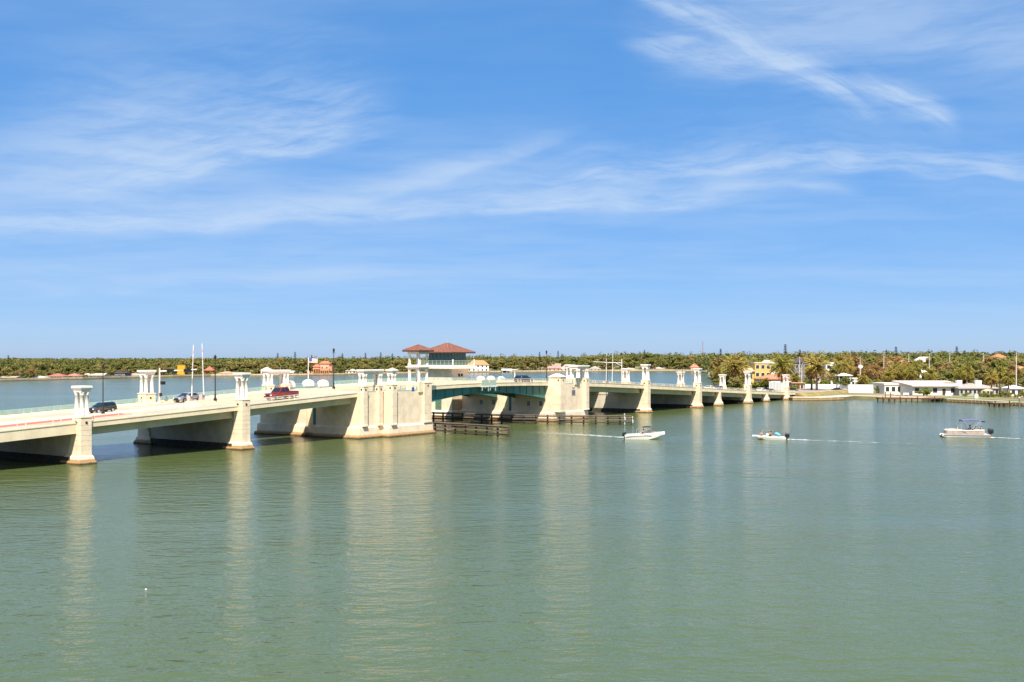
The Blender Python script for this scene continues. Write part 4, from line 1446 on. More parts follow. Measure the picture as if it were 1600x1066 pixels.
bimini(b1, -0.2, 1.15, 1.9, 1.95, M_black, ((-0.9, 0.86, 0.0), (-0.9, 0.86, 1.0)), 0.05)
MB().tube([(-1.15, -1.1, 0.86), (-1.0, -1.05, 1.72), (-1.0, 1.05, 1.72), (-1.15, 1.1, 0.86)], 0.03, 6).obj('tow_arch', M_ali, b1)
bw1 = b1.matrix_world
sh_w = mat('white_cotton', (0.75, 0.73, 0.70), 0.9)
sh_k = mat('black_cotton', (0.02, 0.02, 0.025), 0.9)
sh_r = mat('red_cotton', (0.45, 0.06, 0.05), 0.9)
sh_p = mat('pink_cotton', (0.60, 0.25, 0.22), 0.9)
sh_b = mat('navy_cotton', (0.03, 0.05, 0.16), 0.9)
h_br = mat('brown_hair', (0.05, 0.025, 0.012), 0.8)
h_bl = mat('blond_hair', (0.40, 0.26, 0.11), 0.8)


def aboard(root_loc, rz, x, y, z):
    ca, sa = math.cos(rz), math.sin(rz)
    return (root_loc[0] + x * ca - y * sa, root_loc[1] + x * sa + y * ca, z)


person('person in dark shirt at the wheel of the white bowrider', aboard(g, rzb, -0.1, -0.5, 0), rzb, sh_k, sh_b, h_br, None, 0.74)

# open skiff heading left
g2 = G(1203, 686.8)
rz2 = R(168)
b2 = thing('skiff', 'small low white open boat with big black outboard heading left', 'boat', (g2.x, g2.y, 0), rz2)
b2.rotation_euler = (0, R(-2.0), rz2)
hull_mesh(5.0, 2.0, 0.50, 0.62, 0.22, 0.22, 0.84).obj('hull', M_hull, b2)
for x in (1.35, -0.15, -1.35):
    B(x - 0.22, x + 0.22, -0.78, 0.78, 0.22, 0.50).obj('bench', M_seat, b2, bevel=0.03)
B(0.25, 0.65, -0.35, 0.35, 0.22, 0.95).obj('console', M_hull, b2, bevel=0.05)
outboard(b2, -2.50, 0.42, 1.15)
person('person in pink top nearest the bow of the small skiff', aboard(g2, rz2, 1.25, 0.2, 0), rz2, sh_p, sh_k, h_bl, None, 0.50, arms_up=True)
person('person in white shirt at the bow of the small skiff', aboard(g2, rz2, 1.35, -0.45, 0), rz2 + 0.4, sh_w, sh_b, h_br, None, 0.50)
person('person in red top amidships in the small skiff', aboard(g2, rz2, -0.15, 0.35, 0), rz2, sh_r, sh_k, h_br, None, 0.50, arms_up=True)
person('person in white top amidships in the small skiff', aboard(g2, rz2, -0.10, -0.35, 0), rz2, sh_w, sh_w, h_bl, None, 0.50)
tq = mat('turquoise_cloth', (0.10, 0.50, 0.62), 0.7)
up = aboard(g2, rz2, -1.25, 0.05, 0)
um = thing('sun_umbrella', 'small turquoise umbrella tilted open in the skiff', 'umbrella', (up[0], up[1], 0.50), rz2)
umb = MB()
umb.loft([[(r_ * math.cos(2 * math.pi * i / 10) + tx, r_ * math.sin(2 * math.pi * i / 10), z_ + 0.35 * r_ * math.cos(2 * math.pi * i / 10)) for i in range(10)] for r_, z_, tx in ((0.52, 0.36, 0), (0.42, 0.50, 0), (0.22, 0.60, 0), (0.02, 0.64, 0), (0.02, 0.62, 0), (0.22, 0.57, 0), (0.42, 0.47, 0), (0.50, 0.345, 0))])
umb.obj('canopy', tq, um)
MB().tube([(0, 0, 0), (0, 0, 0.62)], 0.02, 6).obj('shaft', M_wpaint, um)

# pontoon boat heading left
g3 = G(1508, 683.2)
rz3 = R(172)
b3 = thing('pontoon_boat', 'cream pontoon boat with purple sunshade heading left', 'boat', (g3.x, g3.y, 0), rz3)
for y in (-0.95, 0.95):
    MB().tube([(-3.7, y, 0.10), (3.2, y, 0.10), (3.75, y, 0.24), (3.95, y, 0.38)], 0.32, 12, 0.22).obj('pontoon', M_ali, b3, True)
B(-3.75, 3.75, -1.27, 1.27, 0.42, 0.52).obj('deck', M_wpaint, b3)
for f in (-1, 1):
    B(-3.78, 3.78, min(f * 1.27, f * 1.31), max(f * 1.27, f * 1.31), 0.36, 0.56).obj('rub_rail', M_ali, b3)
    segs = frange(-2.6, 3.3, 0.98)
    for a, b_ in zip(segs[:-1], segs[1:]):
        o = B(a + 0.03, b_ - 0.03, min(f * 1.17, f * 1.21), max(f * 1.17, f * 1.21), 0.56, 1.12).obj('fence_panel', M_cream, b3)
        B(a + 0.03, b_ - 0.03, min(f * 1.212, f * 1.22), max(f * 1.212, f * 1.22), 0.86, 0.94).obj('panel_band', M_seat, o)
    for a in segs:
        MB().tube([(a, f * 1.19, 0.52), (a, f * 1.19, 1.22)], 0.024, 6).obj('rail_post', M_ali, b3)
    MB().tube([(-2.6, f * 1.19, 1.22), (3.0, f * 1.19, 1.22), (3.35, f * 1.0, 1.20)], 0.03, 6).obj('top_rail', M_ali, b3)
    for x in (1.6, -2.0):
        B(x - 0.85, x + 0.85, min(f * 0.45, f * 1.12), max(f * 0.45, f * 1.12), 0.52, 0.95).obj('bench', M_seat, b3, bevel=0.06)
        B(x - 0.85, x + 0.85, min(f * 0.98, f * 1.14), max(f * 0.98, f * 1.14), 0.95, 1.38).obj('bench_back', M_seat, b3, bevel=0.05)
o = MB()
o.loft([[(-0.1, 1.213, 0.66), (0.9, 1.213, 0.98), (1.1, 1.213, 1.06), (0.4, 1.213, 0.96)], [(-0.1, 1.226, 0.66), (0.9, 1.226, 0.98), (1.1, 1.226, 1.06), (0.4, 1.226, 0.96)]])
o.obj('hull_graphic', mat('graphic_purple', (0.07, 0.05, 0.14), 0.4), b3)
B(3.25, 3.31, -1.05, 1.05, 0.56, 1.12).obj('bow_gate', M_cream, b3)
B(-0.55, -0.05, -0.95, -0.25, 0.52, 1.28).obj('helm_console', M_cream, b3, bevel=0.05)
bimini(b3, -2.4, 0.7, 2.3, 2.75, M_canvas, ((-0.6, 1.22, -2.2), (-0.6, 1.22, 0.4), (1.0, 1.22, 0.55), (-2.3, 1.22, -2.1)), 0.22, 0.20)
MB().cbox((-2.75, 0.3, 2.65), (0.55, 0.9, 0.16)).obj('folded_canvas', M_black, b3)
outboard(b3, -3.85, 0.62, 1.25)
for i, (x, y, c1, c2, hh, lab) in enumerate(((1.5, 0.8, sh_w, sh_b, h_bl, 'person in white shirt on the bow bench of the pontoon boat'), (1.1, -0.75, sh_k, sh_k, h_br, 'person in dark shirt on the bow bench of the pontoon boat'),
                                              (-0.95, -0.6, sh_k, sh_b, h_br, 'person in dark shirt at the helm of the pontoon boat'), (-1.5, 0.75, sh_b, sh_k, h_br, 'person in navy shirt under the purple sunshade'),
                                              (-2.4, 0.7, sh_k, sh_k, h_br, 'rearmost person in dark shirt under the purple sunshade'))):
    person(lab, aboard(g3, rz3, x, y, 0), rz3, c1, c2, hh, None, 1.05 if i != 2 else 1.12)
B(-1.15, -0.7, -0.85, -0.35, 0.52, 1.0).obj('helm_seat', M_seat, b3, bevel=0.05)

# crab-trap buoy
g4 = G(228, 921.5)
bu = thing('buoy', 'tiny white float alone on the open water at lower left', 'buoy', (g4.x, g4.y, 0))
MB().lathe((0, 0, -0.1), [(0.02, 0), (0.05, 0.03), (0.07, 0.09), (0.055, 0.15), (0.02, 0.17)], 12).obj('float', mat('weathered_float', (0.55, 0.53, 0.48), 0.6), bu, True)
MB().tube([(0, 0, 0.1), (0.02, 0, 0.18)], 0.012, 5).obj('stick', M_dark, bu)


# ------------------------------------------------------------------ foam behind the boats
def foam_material():
    m = bpy.data.materials.new('wake_foam')
    m.use_nodes = True
    t = NT(m.node_tree)
    p = t.n['Principled BSDF']
    p.inputs['Base Color'].default_value = (0.80, 0.82, 0.78, 1)
    p.inputs['Roughness'].default_value = 0.9
    geo = t.node('ShaderNodeNewGeometry')
    at = t.node('ShaderNodeAttribute', attribute_name='fade')
    n = t.noise(t.mapping(geo.outputs['Position'], (0.9, 1.6, 1)), 1.0, 4, 0.65)
    t.put(p.inputs['Alpha'], t.math('MULTIPLY', t.smooth(t.math('ADD', n, t.math('MULTIPLY', at.outputs['Fac'], 0.5)), 0.68, 1.05), 0.70))
    return m


M_foam = foam_material()


def wake(label_name, pts, w0, w1, power):
    pts = [G(x, y) for x, y in pts]
    fine = []
    for a, b in zip(pts[:-1], pts[1:]):
        n = max(2, int((b - a).length / 0.7))
        fine += [a.lerp(b, i / n) for i in range(n)]
    fine.append(pts[-1])
    m = MB()
    V, Fc, fade = [], [], []
    nx = 9
    N = len(fine)
    for i, p in enumerate(fine):
        d = (fine[min(i + 1, N - 1)] - fine[max(i - 1, 0)]).normalized()
        nr = Vector((-d.y, d.x, 0))
        u = i / (N - 1)
        wd = w0 + (w1 - w0) * u
        for k in range(nx):
            v = k / (nx - 1) * 2 - 1
            q = p + nr * v * wd / 2
            hh = 0.012 + max(0.0, (1 - v * v)) * (0.16 * (1 - u) ** 2 + 0.03) * random.uniform(0.3, 1.0)
            if k in (0, nx - 1):
                hh = 0.006
            V.append((q.x, q.y, hh))
            edge = (1 - abs(v) ** 2)
            fade.append(edge * (1 - u) ** power * random.uniform(0.7, 1.0))
    for i in range(N - 1):
        for k in range(nx - 1):
            a = i * nx + k
            Fc.append((a, a + 1, a + nx + 1, a + nx))
    me = bpy.data.meshes.new('wake')
    me.from_pydata(V, [], Fc)
    at = me.attributes.new('fade', 'FLOAT', 'POINT')
    at.data.foreach_set('value', fade)
    me.materials.append(M_foam)
    me.polygons.foreach_set('use_smooth', [True] * len(me.polygons))
    o = bpy.data.objects.new('wake', me)
    col.objects.link(o)
    tag(o, label_name, 'wake', kind='stuff')


wake('white foam trail behind the bowrider', [(979, 684.6), (950, 682.6), (905, 679.6), (850, 676.6), (805, 674.6)], 2.4, 9.0, 0.5)
wake('thin foam trail behind the skiff', [(1230, 687.4), (1250, 688.2), (1290, 689.6), (1340, 691.0), (1440, 694.5), (1560, 698.5)], 0.9, 3.0, 0.8)
wake('white foam trail behind the pontoon boat', [(1548, 684.2), (1570, 685.0), (1600, 686.2), (1650, 688.2)], 1.6, 3.5, 0.35)

# ------------------------------------------------------------------ road and shore strips on land
def sheet(name, pts, material, z, kind='structure'):
    m = MB()
    m.poly([(p[0], p[1], z) for p in pts])
    return tag(m.obj(name, material), kind=kind)


sE8 = sP['P8']
# approach bank carrying the road off the bridge
zend = zb(sE8 + 9) + 0.46
bank = MB()
ss = [sE8 + 8.9, sE8 + 30, sE8 + 70, sE8 + 160, sE8 + 420]
zz2 = [zend, zend - 0.3, 1.5, 1.3, 1.25]
rings = []
for s_, z_ in zip(ss, zz2):
    e = 3.0 + (s_ - sE8) * 0.02
    rings.append([tuple(bw(s_, t_, zq)) for t_, zq in ((-e, LAND - 0.3), (0, z_ - 0.004), (WID, z_ - 0.004), (WID + e, LAND - 0.3))])
tag(MB().loft(rings).obj('road_bank', M_grass), kind='structure')
rr_ = [[tuple(bw(s_, t_, z_ + 0.004 + dz)) for t_, dz in ((2, -0.003), (2, 0.0), (WID - 2, 0.0), (WID - 2, -0.003))] for s_, z_ in zip(ss, zz2)]
tag(MB().loft(rr_).obj('road', mat('asphalt_sunbleached', (0.30, 0.27, 0.23), 0.9, 0.1, 0.3)), kind='structure')
for f, t_ in ((1, 1.6), (-1, WID - 1.6)):
    rk = [[tuple(bw(s_, t_ + d_, z_ + dz)) for d_, dz in ((-0.9, -0.02), (-0.9, 0.14), (0.4, 0.14), (0.4, -0.02))] for s_, z_ in zip(ss, zz2)]
    tag(MB().loft(rk).obj('pavement', M_road), kind='structure')


def inland(path, d):
    out = []
    for i, p in enumerate(path):
        q = path[min(i + 1, len(path) - 1)] - path[max(i - 1, 0)]
        out.append(p + Vector((-q.y, q.x, 0)).normalized() * d)
    return out


ns = near_shore
gr_ = ns[0:5] + list(reversed(inland(ns[0:5], 26)))
sheet('grass_bank', [(p.x, p.y + 0.3) for p in gr_], M_grass, LAND + 0.006)
sd = ns[3:7] + list(reversed(inland(ns[3:7], 9)))
sheet('sand_strip', [(p.x, p.y + 0.2) for p in sd], M_sand, LAND + 0.012)
gr2 = inland(ns[6:], 1.2) + list(reversed(inland(ns[6:], 13)))
sheet('lawn', [(p.x, p.y + 0.2) for p in gr2], mat('lawn_grass', (0.13, 0.16, 0.035), 0.95, 0.3, 0.6, bump=0.4), LAND + 0.006)

M_cap = mat('seawall_cap', (0.74, 0.67, 0.52), 0.8, 0.08, 0.6)
M_plank = mat('seawall_plank', (0.44, 0.31, 0.19), 0.85, 0.2, 1.2, streak=0.3, tide=True)


def seawall(path, label, zt, material, ribs=0.0):
    c = path[0]
    o = wall_strip([p + Vector((0, -0.35, 0)) for p in path], -0.8, zt, 0.6, 'seawall', material)
    tag(o, label, 'seawall')
    wall_strip([p + Vector((0, -0.55, 0)) for p in path], zt + 0.002, zt + 0.28, 1.0, 'cap', M_cap, o)
    if ribs:
        for a, b in zip(path[:-1], path[1:]):
            n = int((b - a).length / ribs)
            d = (b - a).normalized()
            for i in range(n):
                p = a.lerp(b, (i + 0.5) / n)
                MB().cbox((p.x, p.y - 0.45, (zt - 0.8) / 2), (0.28, 0.22, zt + 0.8), math.atan2(d.y, d.x)).obj('pile', material, o)
    return o


seawall(ns[0:4], 'pale concrete seawall beside the bridge end', 0.95, mat('seawall_pale', (0.62, 0.50, 0.36), 0.85, 0.15, 0.5, streak=0.4, tide=True), 5.0)
seawall(ns[7:], 'tan plank seawall in front of the grey-roofed house', 0.85, M_plank, 1.3)


# ------------------------------------------------------------------ docks
def dock(label, x0, x1, ywater, depth, zt, material, npile):
    a, b = G(x0, ywater), G(x1, ywater)
    d = (b - a)
    L = d.length
    rz = math.atan2(d.y, d.x)
    root = thing('dock', label, 'dock', (a.x, a.y, 0), rz)
    n = int(L / 0.9)
    for i in range(n):
        B(i * L / n + 0.02, (i + 1) * L / n - 0.02, 0, depth, zt - 0.08, zt).obj('deck_board', material, root)
    for y in (0.25, depth - 0.25):
        B(0, L, y - 0.08, y + 0.08, zt - 0.36, zt - 0.081).obj('stringer', M_timber2, root)
    for i in range(npile):
        for y in (0.12, depth - 0.2):
            MB().lathe(((i + 0.3) * L / npile, y, -1.5), [(0.17, 0), (0.16, zt + 1.5 + (0.5 if i % 3 == 0 and y < 1 else -0.05))], 8).obj('pile', M_timber, root)
    return root


M_dock = mat('red_brown_boards', (0.34, 0.155, 0.085), 0.85, 0.2, 1.0, rand=0.15)
dock('red-brown timber dock in front of the low white house', 1377, 1476, 628.0, 5.0, 1.15, M_dock, 11)
dock('short weathered dock on the seawall at the right edge', 1553, 1583, 635.5, 4.0, 1.10, mat('pale_boards', (0.42, 0.27, 0.18), 0.85, 0.2, 1.0, rand=0.15), 4)
M_cover = M_wpaint


# ------------------------------------------------------------------ houses
def cmat(c, rough=0.75):
    return mat('paint_%02d_%02d_%02d' % tuple(int(round(v * 99)) for v in c), c, rough, 0.06, 0.8, streak=0.12)


def rmat(c):
    return mat('roofing_%02d_%02d_%02d' % tuple(int(round(v * 99)) for v in c), c, 0.8, 0.15, 1.5, bump=0.3)


M_hglass = mat('house_glass', (0.03, 0.04, 0.05), 0.08, 0.0)


def house_at(label, x, Y, wpx, ywall, yroof, kind, wallc, roofc, depth=9.0, rows=1, nwin=4, rz=0.0, door=True, z0=LAND, group=None, cat='house', porch=False):
    px = Y / F
    W = wpx * px
    zt = zat(ywall, Y)
    zr = zat(yroof, Y)
    root = thing('house', label, cat, (xat(x, Y), Y, z0 - 0.02), rz, group)
    hw_, hh = W / 2, zt - z0 + 0.02
    wo_ = B(-hw_, hw_, 0, depth, 0, hh).obj('wall', cmat(wallc), root)
    ov = 0.5
    rh = max(0.25, zr - zt)
    r = MB()
    if kind == 'hip':
        lo = [(-hw_ - ov, -ov, hh + 0.003), (hw_ + ov, -ov, hh + 0.003), (hw_ + ov, depth + ov, hh + 0.003), (-hw_ - ov, depth + ov, hh + 0.003)]
        hi = [(a, b, c + 0.18) for a, b, c in lo]
        rd = max(0.3, hw_ - depth / 2)
        tp = [(-rd, depth / 2 - 0.05, hh + rh), (rd, depth / 2 - 0.05, hh + rh), (rd, depth / 2 + 0.05, hh + rh), (-rd, depth / 2 + 0.05, hh + rh)]
        r.loft([lo, hi, tp])
    elif kind == 'gable':
        pr = [(-hw_ - ov, hh + 0.003), (hw_ + ov, hh + 0.003), (hw_ + ov, hh + 0.16), (0, hh + rh), (-hw_ - ov, hh + 0.16)]
        r.loft([[(a, y, z) for a, z in pr] for y in (-ov, depth + ov)])
        g_ = MB()
        g_.poly([(-hw_, -0.012 - ov, hh + 0.17), (hw_, -0.012 - ov, hh + 0.17), (0, -0.012 - ov, hh + rh * 0.90)])
    elif kind == 'side':      # ridge runs left to right
        pr = [(-ov, hh + 0.003), (-ov, hh + 0.16), (depth / 2, hh + rh), (depth + ov, hh + 0.16), (depth + ov, hh + 0.003)]
        r.loft([[(x_, a, z) for a, z in pr] for x_ in (-hw_ - ov, hw_ + ov)])
    elif kind == 'shed':      # low slope falling towards the water
        pr = [(-ov - 0.6, hh + 0.003), (-ov - 0.6, hh + 0.30), (depth + ov, hh + rh), (depth + ov, hh + 0.003)]
        r.loft([[(x_, a, z) for a, z in pr] for x_ in (-hw_ - ov, hw_ + ov)])
    else:
        r.box(-hw_ - 0.25, hw_ + 0.25, -0.25, depth + 0.25, hh + 0.003, hh + rh)
    ro = r.obj('roof', rmat(roofc), root)
    storeys = rows
    sh_ = hh / storeys
    for k in range(storeys):
        for i in range(nwin):
            wx = -hw_ + W * (i + 0.5) / nwin
            ww = min(1.5, W / nwin * 0.6)
            zc = sh_ * (k + 0.55)
            if door and k == 0 and i == nwin // 2:
                o = B(wx - 0.55, wx + 0.55, -0.06, -0.004, 0.05, min(2.2, sh_ * 0.8)).obj('door', M_eave, root)
                continue
            o = MB()
            h2 = min(0.8, sh_ * 0.28)
            o.box(wx - ww / 2 - 0.08, wx + ww / 2 + 0.08, -0.06, -0.003, zc - h2 - 0.08, zc - h2)
            o.box(wx - ww / 2 - 0.08, wx + ww / 2 + 0.08, -0.06, -0.003, zc + h2, zc + h2 + 0.08)
            o.box(wx - ww / 2 - 0.08, wx - ww / 2, -0.06, -0.003, zc - h2, zc + h2)
            o.box(wx + ww / 2, wx + ww / 2 + 0.08, -0.06, -0.003, zc - h2, zc + h2)
            fo = o.obj('window', M_wpaint, root)
            B(wx - ww / 2, wx + ww / 2, -0.035, -0.005, zc - h2, zc + h2).obj('pane', M_hglass, fo)
    if porch:
        for i in range(5):
            wx = -hw_ + W * i / 4
            MB().cbox((wx * 0.97, -2.3, hh * 0.45), (0.22, 0.22, hh * 0.9)).obj('porch_post', M_wpaint, root)
        B(-hw_, hw_, -2.5, -0.01, hh * 0.9, hh * 0.9 + 0.2).obj('porch_roof', rmat(roofc), root)
    return root


WH, CR, TAN = (0.80, 0.79, 0.75), (0.72, 0.64, 0.50), (0.55, 0.42, 0.30)
TERRA, GREY, BRN, SALM = (0.48, 0.17, 0.09), (0.33, 0.30, 0.28), (0.20, 0.10, 0.07), (0.62, 0.27, 0.16)
YEL = (0.56, 0.41, 0.12)


def farY(x, back=14.0):
    for a, b in zip(far_shore[:-1], far_shore[1:]):
        xa, xb = a.x / a.y * F + 800, b.x / b.y * F + 800
        if xa <= x <= xb:
            return a.y + (b.y - a.y) * (x - xa) / (xb - xa) + back
    return far_shore[-1].y + back


# far shore
for lab, x, wpx, yw, yr, kind, wc, rc, rows, nw in (
        ('tan bungalow at the far left end of the shore', 12, 24, 590.5, 588.0, 'side', TAN, (0.40, 0.33, 0.25), 1, 4),
        ('little pale bungalow with white roof left of the red-roofed one', 58, 16, 590.5, 587.5, 'hip', CR, (0.62, 0.58, 0.52), 1, 3),
        ('low white house with dusty red roof on the left far shore', 86, 24, 588.5, 583.5, 'hip', WH, (0.36, 0.13, 0.10), 1, 5),
        ('white house with reddish roof behind the nearest tower', 112, 18, 588.0, 583.5, 'hip', WH, (0.40, 0.18, 0.13), 1, 3),
        ('long pale low house with tan roof left of the dark house', 145, 34, 587.0, 583.5, 'side', CR, (0.48, 0.42, 0.34), 1, 6),
        ('dark two-storey house above the black car', 187, 17, 583.0, 578.5, 'hip', (0.10, 0.10, 0.12), (0.05, 0.05, 0.06), 2, 3),
        ('small cream house just right of the dark one', 206, 15, 587.0, 583.5, 'gable', CR, (0.45, 0.40, 0.35), 1, 2),
        ('white low house right of the barrier arms', 352, 26, 584.0, 580.5, 'hip', WH, (0.42, 0.28, 0.20), 1, 5),
        ('white two-storey house behind the second tower', 415, 15, 579.0, 573.5, 'hip', WH, (0.55, 0.48, 0.40), 2, 3),
        ('cream cottage left of the orange villa', 448, 20, 582.5, 579.5, 'side', CR, (0.60, 0.55, 0.48), 1, 4),
        ('pale house half hidden by trees right of the orange villa', 548, 16, 580.0, 576.0, 'hip', WH, (0.45, 0.40, 0.35), 1, 3),
        ('pale cottage behind the left bascule pier', 612, 18, 579.5, 574.5, 'hip', CR, (0.50, 0.36, 0.28), 1, 3),
        ('large white house with orange tile roof right of the operator house', 747, 33, 570.5, 563.0, 'hip', WH, (0.52, 0.22, 0.10), 2, 5),
        ('salmon house with brown gable left of the white column tower', 866, 20, 576.0, 568.0, 'side', (0.62, 0.33, 0.24), (0.33, 0.22, 0.20), 1, 3),
        ('white house adjoining the salmon one', 884, 22, 576.5, 571.0, 'gable', WH, (0.70, 0.66, 0.62), 1, 3),
        ('small white gabled house right of the double column tower', 930, 17, 576.5, 572.0, 'gable', WH, (0.50, 0.47, 0.45), 1, 3),
        ('tan cottage on the far shore by the right barrier arms', 985, 18, 577.5, 574.0, 'hip', TAN, (0.42, 0.36, 0.28), 1, 3),
        ('grey cottage under trees left of the third right-hand tower', 1030, 16, 576.5, 573.5, 'hip', CR, (0.40, 0.38, 0.36), 1, 3),
        ('peach house with red roof behind the third right-hand tower', 1086, 13, 574.5, 568.0, 'hip', (0.68, 0.42, 0.32), (0.46, 0.19, 0.12), 2, 2)):
    house_at(lab, x, farY(x), wpx, yw, yr, kind, wc, rc, 10.0, rows, nw, group='houses on the far shore')
# the orange villa: wings, central block, arcade, terrace
Yv = farY(497, 12)
pxv = Yv / F
villa = thing('villa', 'orange stepped villa with red tile roofs on the far shore', 'house', (xat(497, Yv), Yv, LAND - 0.02), 0, 'houses on the far shore')
OR1, OR2 = cmat((0.62, 0.27, 0.13)), cmat((0.68, 0.36, 0.24))


def vblock(x0, x1, y0, y1, ytop, m, roof=None):
    zt = zat(ytop, Yv) - LAND
    a, b = (x0 - 497) * pxv, (x1 - 497) * pxv
    o = B(a, b, y0, y1, 0, zt).obj('wall', m, villa)
    if roof:
        MB().loft([rect(a - 0.6, b + 0.6, y0 - 0.6, y1 + 0.6, zt + 0.003), rect(a - 0.6, b + 0.6, y0 - 0.6, y1 + 0.6, zt + 0.25), rect((a + b) / 2 - (b - a) * 0.25, (a + b) / 2 + (b - a) * 0.25, (y0 + y1) / 2 - 0.1, (y0 + y1) / 2 + 0.1, zt + roof)]).obj('roof', rmat(TERRA), villa)
    n = max(2, int((b - a) / 2.6))
    for k in range(max(1, int(zt / 3.1))):
        for i in range(n):
            wx = a + (b - a) * (i + 0.5) / n
            B(wx - 0.55, wx + 0.55, y0 - 0.05, y0 - 0.004, 0.9 + k * 3.1, 2.4 + k * 3.1).obj('window', M_hglass, villa)


vblock(474, 488, 2, 12, 581.0, OR1)
vblock(488.2, 498, 3, 13, 573.5, OR2, 2.0)
vblock(498.2, 513, 4, 14, 568.5, OR2, 2.2)
vblock(513.2, 518, 2, 12, 572.5, OR1)
for i in range(8):
    MB().cbox(((490 - 497 + i * 3.4) * pxv, 0.6, (zat(577, Yv) - LAND) / 2), (0.5, 0.5, zat(577, Yv) - LAND)).obj('arcade_pillar', OR1, villa)
B((488 - 497) * pxv, (515 - 497) * pxv, 0.2, 2.9, zat(577, Yv) - LAND + 0.003, zat(576, Yv) - LAND).obj('terrace', OR1, villa)
# red pavilion roof and open white boathouse on the far shore
Yg = farY(326, 8)
gz = thing('gazebo', 'red-roofed gazebo behind the barrier arms', 'gazebo', (xat(326, Yg), Yg, LAND - 0.02))
zt = zat(579, Yg) - LAND
for a in (-2.8, 2.8):
    for b in (-2.5, 2.5):
        MB().cbox((a, b + 3, zt / 2), (0.35, 0.35, zt)).obj('post', cmat((0.5, 0.2, 0.12)), gz)
MB().loft([rect(-3.6, 3.6, -0.6, 6.6, zt), rect(-3.6, 3.6, -0.6, 6.6, zt + 0.2), rect(-0.1, 0.1, 2.9, 3.1, zat(572.5, Yg) - LAND)]).obj('roof', rmat((0.46, 0.12, 0.07)), gz)
Yb = farY(790, -6)
bh = thing('boathouse', 'open white boathouse left of the navy car', 'boathouse', (xat(792, Yb), Yb, 0))
zt = zat(578.5, Yb)
for a in (-4, 0, 4):
    for b in (0, 6):
        MB().lathe((a, b, -1), [(0.25, 0), (0.22, zt + 1)], 8).obj('post', M_wpaint, bh)
MB().loft([[(x_, y_, z_) for y_, z_ in ((-0.8, zt), (3, zt + 1.2), (6.8, zt), (6.8, zt - 0.3), (-0.8, zt - 0.3))] for x_ in (-5, 5)]).obj('roof', M_wpaint, bh)

# near right shore
yh_ = house_at('bright yellow house in two blocks left of the middle date palm', 1192, 478, 25, 568.0, 566.4, 'flat', YEL, (0.72, 0.58, 0.40), 11, 3, 3)
o_ = B(-9.0, -3.55, 0.6, 10, 0, 6.6).obj('wing', cmat(YEL), yh_)
MB().loft([rect(-9.5, -3.45, -0.2, 10.5, 6.603), rect(-9.5, -3.45, -0.2, 10.5, 6.75), rect(-8.0, -3.45, 4.5, 5.5, 8.2)]).obj('wing_roof', rmat((0.50, 0.36, 0.22)), yh_)
B(-8.2, -4.6, 0.5, 0.58, 3.6, 5.4).obj('wing_window', M_hglass, yh_)
house_at('white and pale blue gabled house behind the yellow one', 1204, 505, 24, 573.0, 563.0, 'gable', (0.72, 0.78, 0.84), (0.66, 0.66, 0.66), 12, 3, 3)
house_at('dark slate house with black roof between two date palms', 1252, 490, 21, 567.0, 560.0, 'hip', (0.13, 0.13, 0.16), (0.06, 0.055, 0.07), 10, 3, 3)
house_at('low white house with terracotta roof behind the last near tower', 1219, 424, 62, 593.0, 584.5, 'hip', WH, (0.52, 0.20, 0.11), 11, 1, 7)
house_at('tan stucco cottage at the road right of the last near tower', 1247, 418, 18, 599.0, 596.0, 'hip', (0.55, 0.28, 0.12), (0.45, 0.30, 0.2), 8, 1, 3)
house_at('white flat-roofed tower house right of the third date palm', 1299, 500, 17, 568.5, 566.5, 'flat', WH, (0.7, 0.68, 0.66), 9, 3, 2)
house_at('white shop behind the canopy and oval sign', 1336, 440, 24, 592.5, 591.0, 'flat', WH, (0.78, 0.77, 0.74), 9, 1, 4)
house_at('house with long pink tile roof deep in the trees', 1408, 560, 42, 569.0, 561.5, 'hip', (0.62, 0.46, 0.38), (0.50, 0.22, 0.16), 12, 1, 6)
house_at('white house with slanting pale roof high in the trees', 1450, 580, 22, 566.0, 557.5, 'gable', (0.70, 0.66, 0.60), (0.60, 0.56, 0.52), 12, 2, 3)
house_at('low flat-roofed white house behind the red-brown dock', 1424, 378, 84, 602.0, 599.0, 'flat', (0.66, 0.62, 0.58), (0.68, 0.62, 0.56), 14, 1, 9)
house_at('white house with broad low pinkish roof at the middle of the shore', 1468, 366, 84, 604.0, 596.5, 'shed', (0.74, 0.72, 0.68), (0.62, 0.52, 0.46), 18, 1, 6)
house_at('house with grey shingle roof and dark glass porch', 1530, 362, 62, 607.5, 599.5, 'hip', (0.34, 0.36, 0.34), (0.36, 0.32, 0.30), 11, 1, 9)
house_at('small white hut with pyramid roof at the right edge', 1588, 356, 19, 607.5, 602.0, 'hip', (0.76, 0.75, 0.70), (0.80, 0.79, 0.77), 5, 1, 2)
house_at('house with orange roof at the right edge behind the pole', 1596, 540, 34, 578.0, 571.0, 'hip', (0.66, 0.55, 0.45), (0.50, 0.24, 0.13), 10, 1, 4)
house_at('distant red-roofed villa high on the right skyline', 1566, 660, 30, 562.0, 553.0, 'hip', (0.70, 0.60, 0.52), (0.55, 0.17, 0.09), 11, 2, 4)
house_at('small white house peeping through trees left of the red-roofed villa', 1543, 600, 13, 569.0, 565.0, 'hip', WH, (0.6, 0.58, 0.56), 8, 1, 2)
house_at('grey house beyond the bridge left of the first date palm', 1143, 545, 17, 588.0, 583.0, 'hip', (0.40, 0.38, 0.38), (0.35, 0.32, 0.30), 9, 1, 3)
house_at('pale pink house in the trees right of the terracotta roof', 1272, 520, 20, 572.0, 566.0, 'hip', (0.70, 0.55, 0.47), (0.52, 0.40, 0.33), 9, 2, 3)
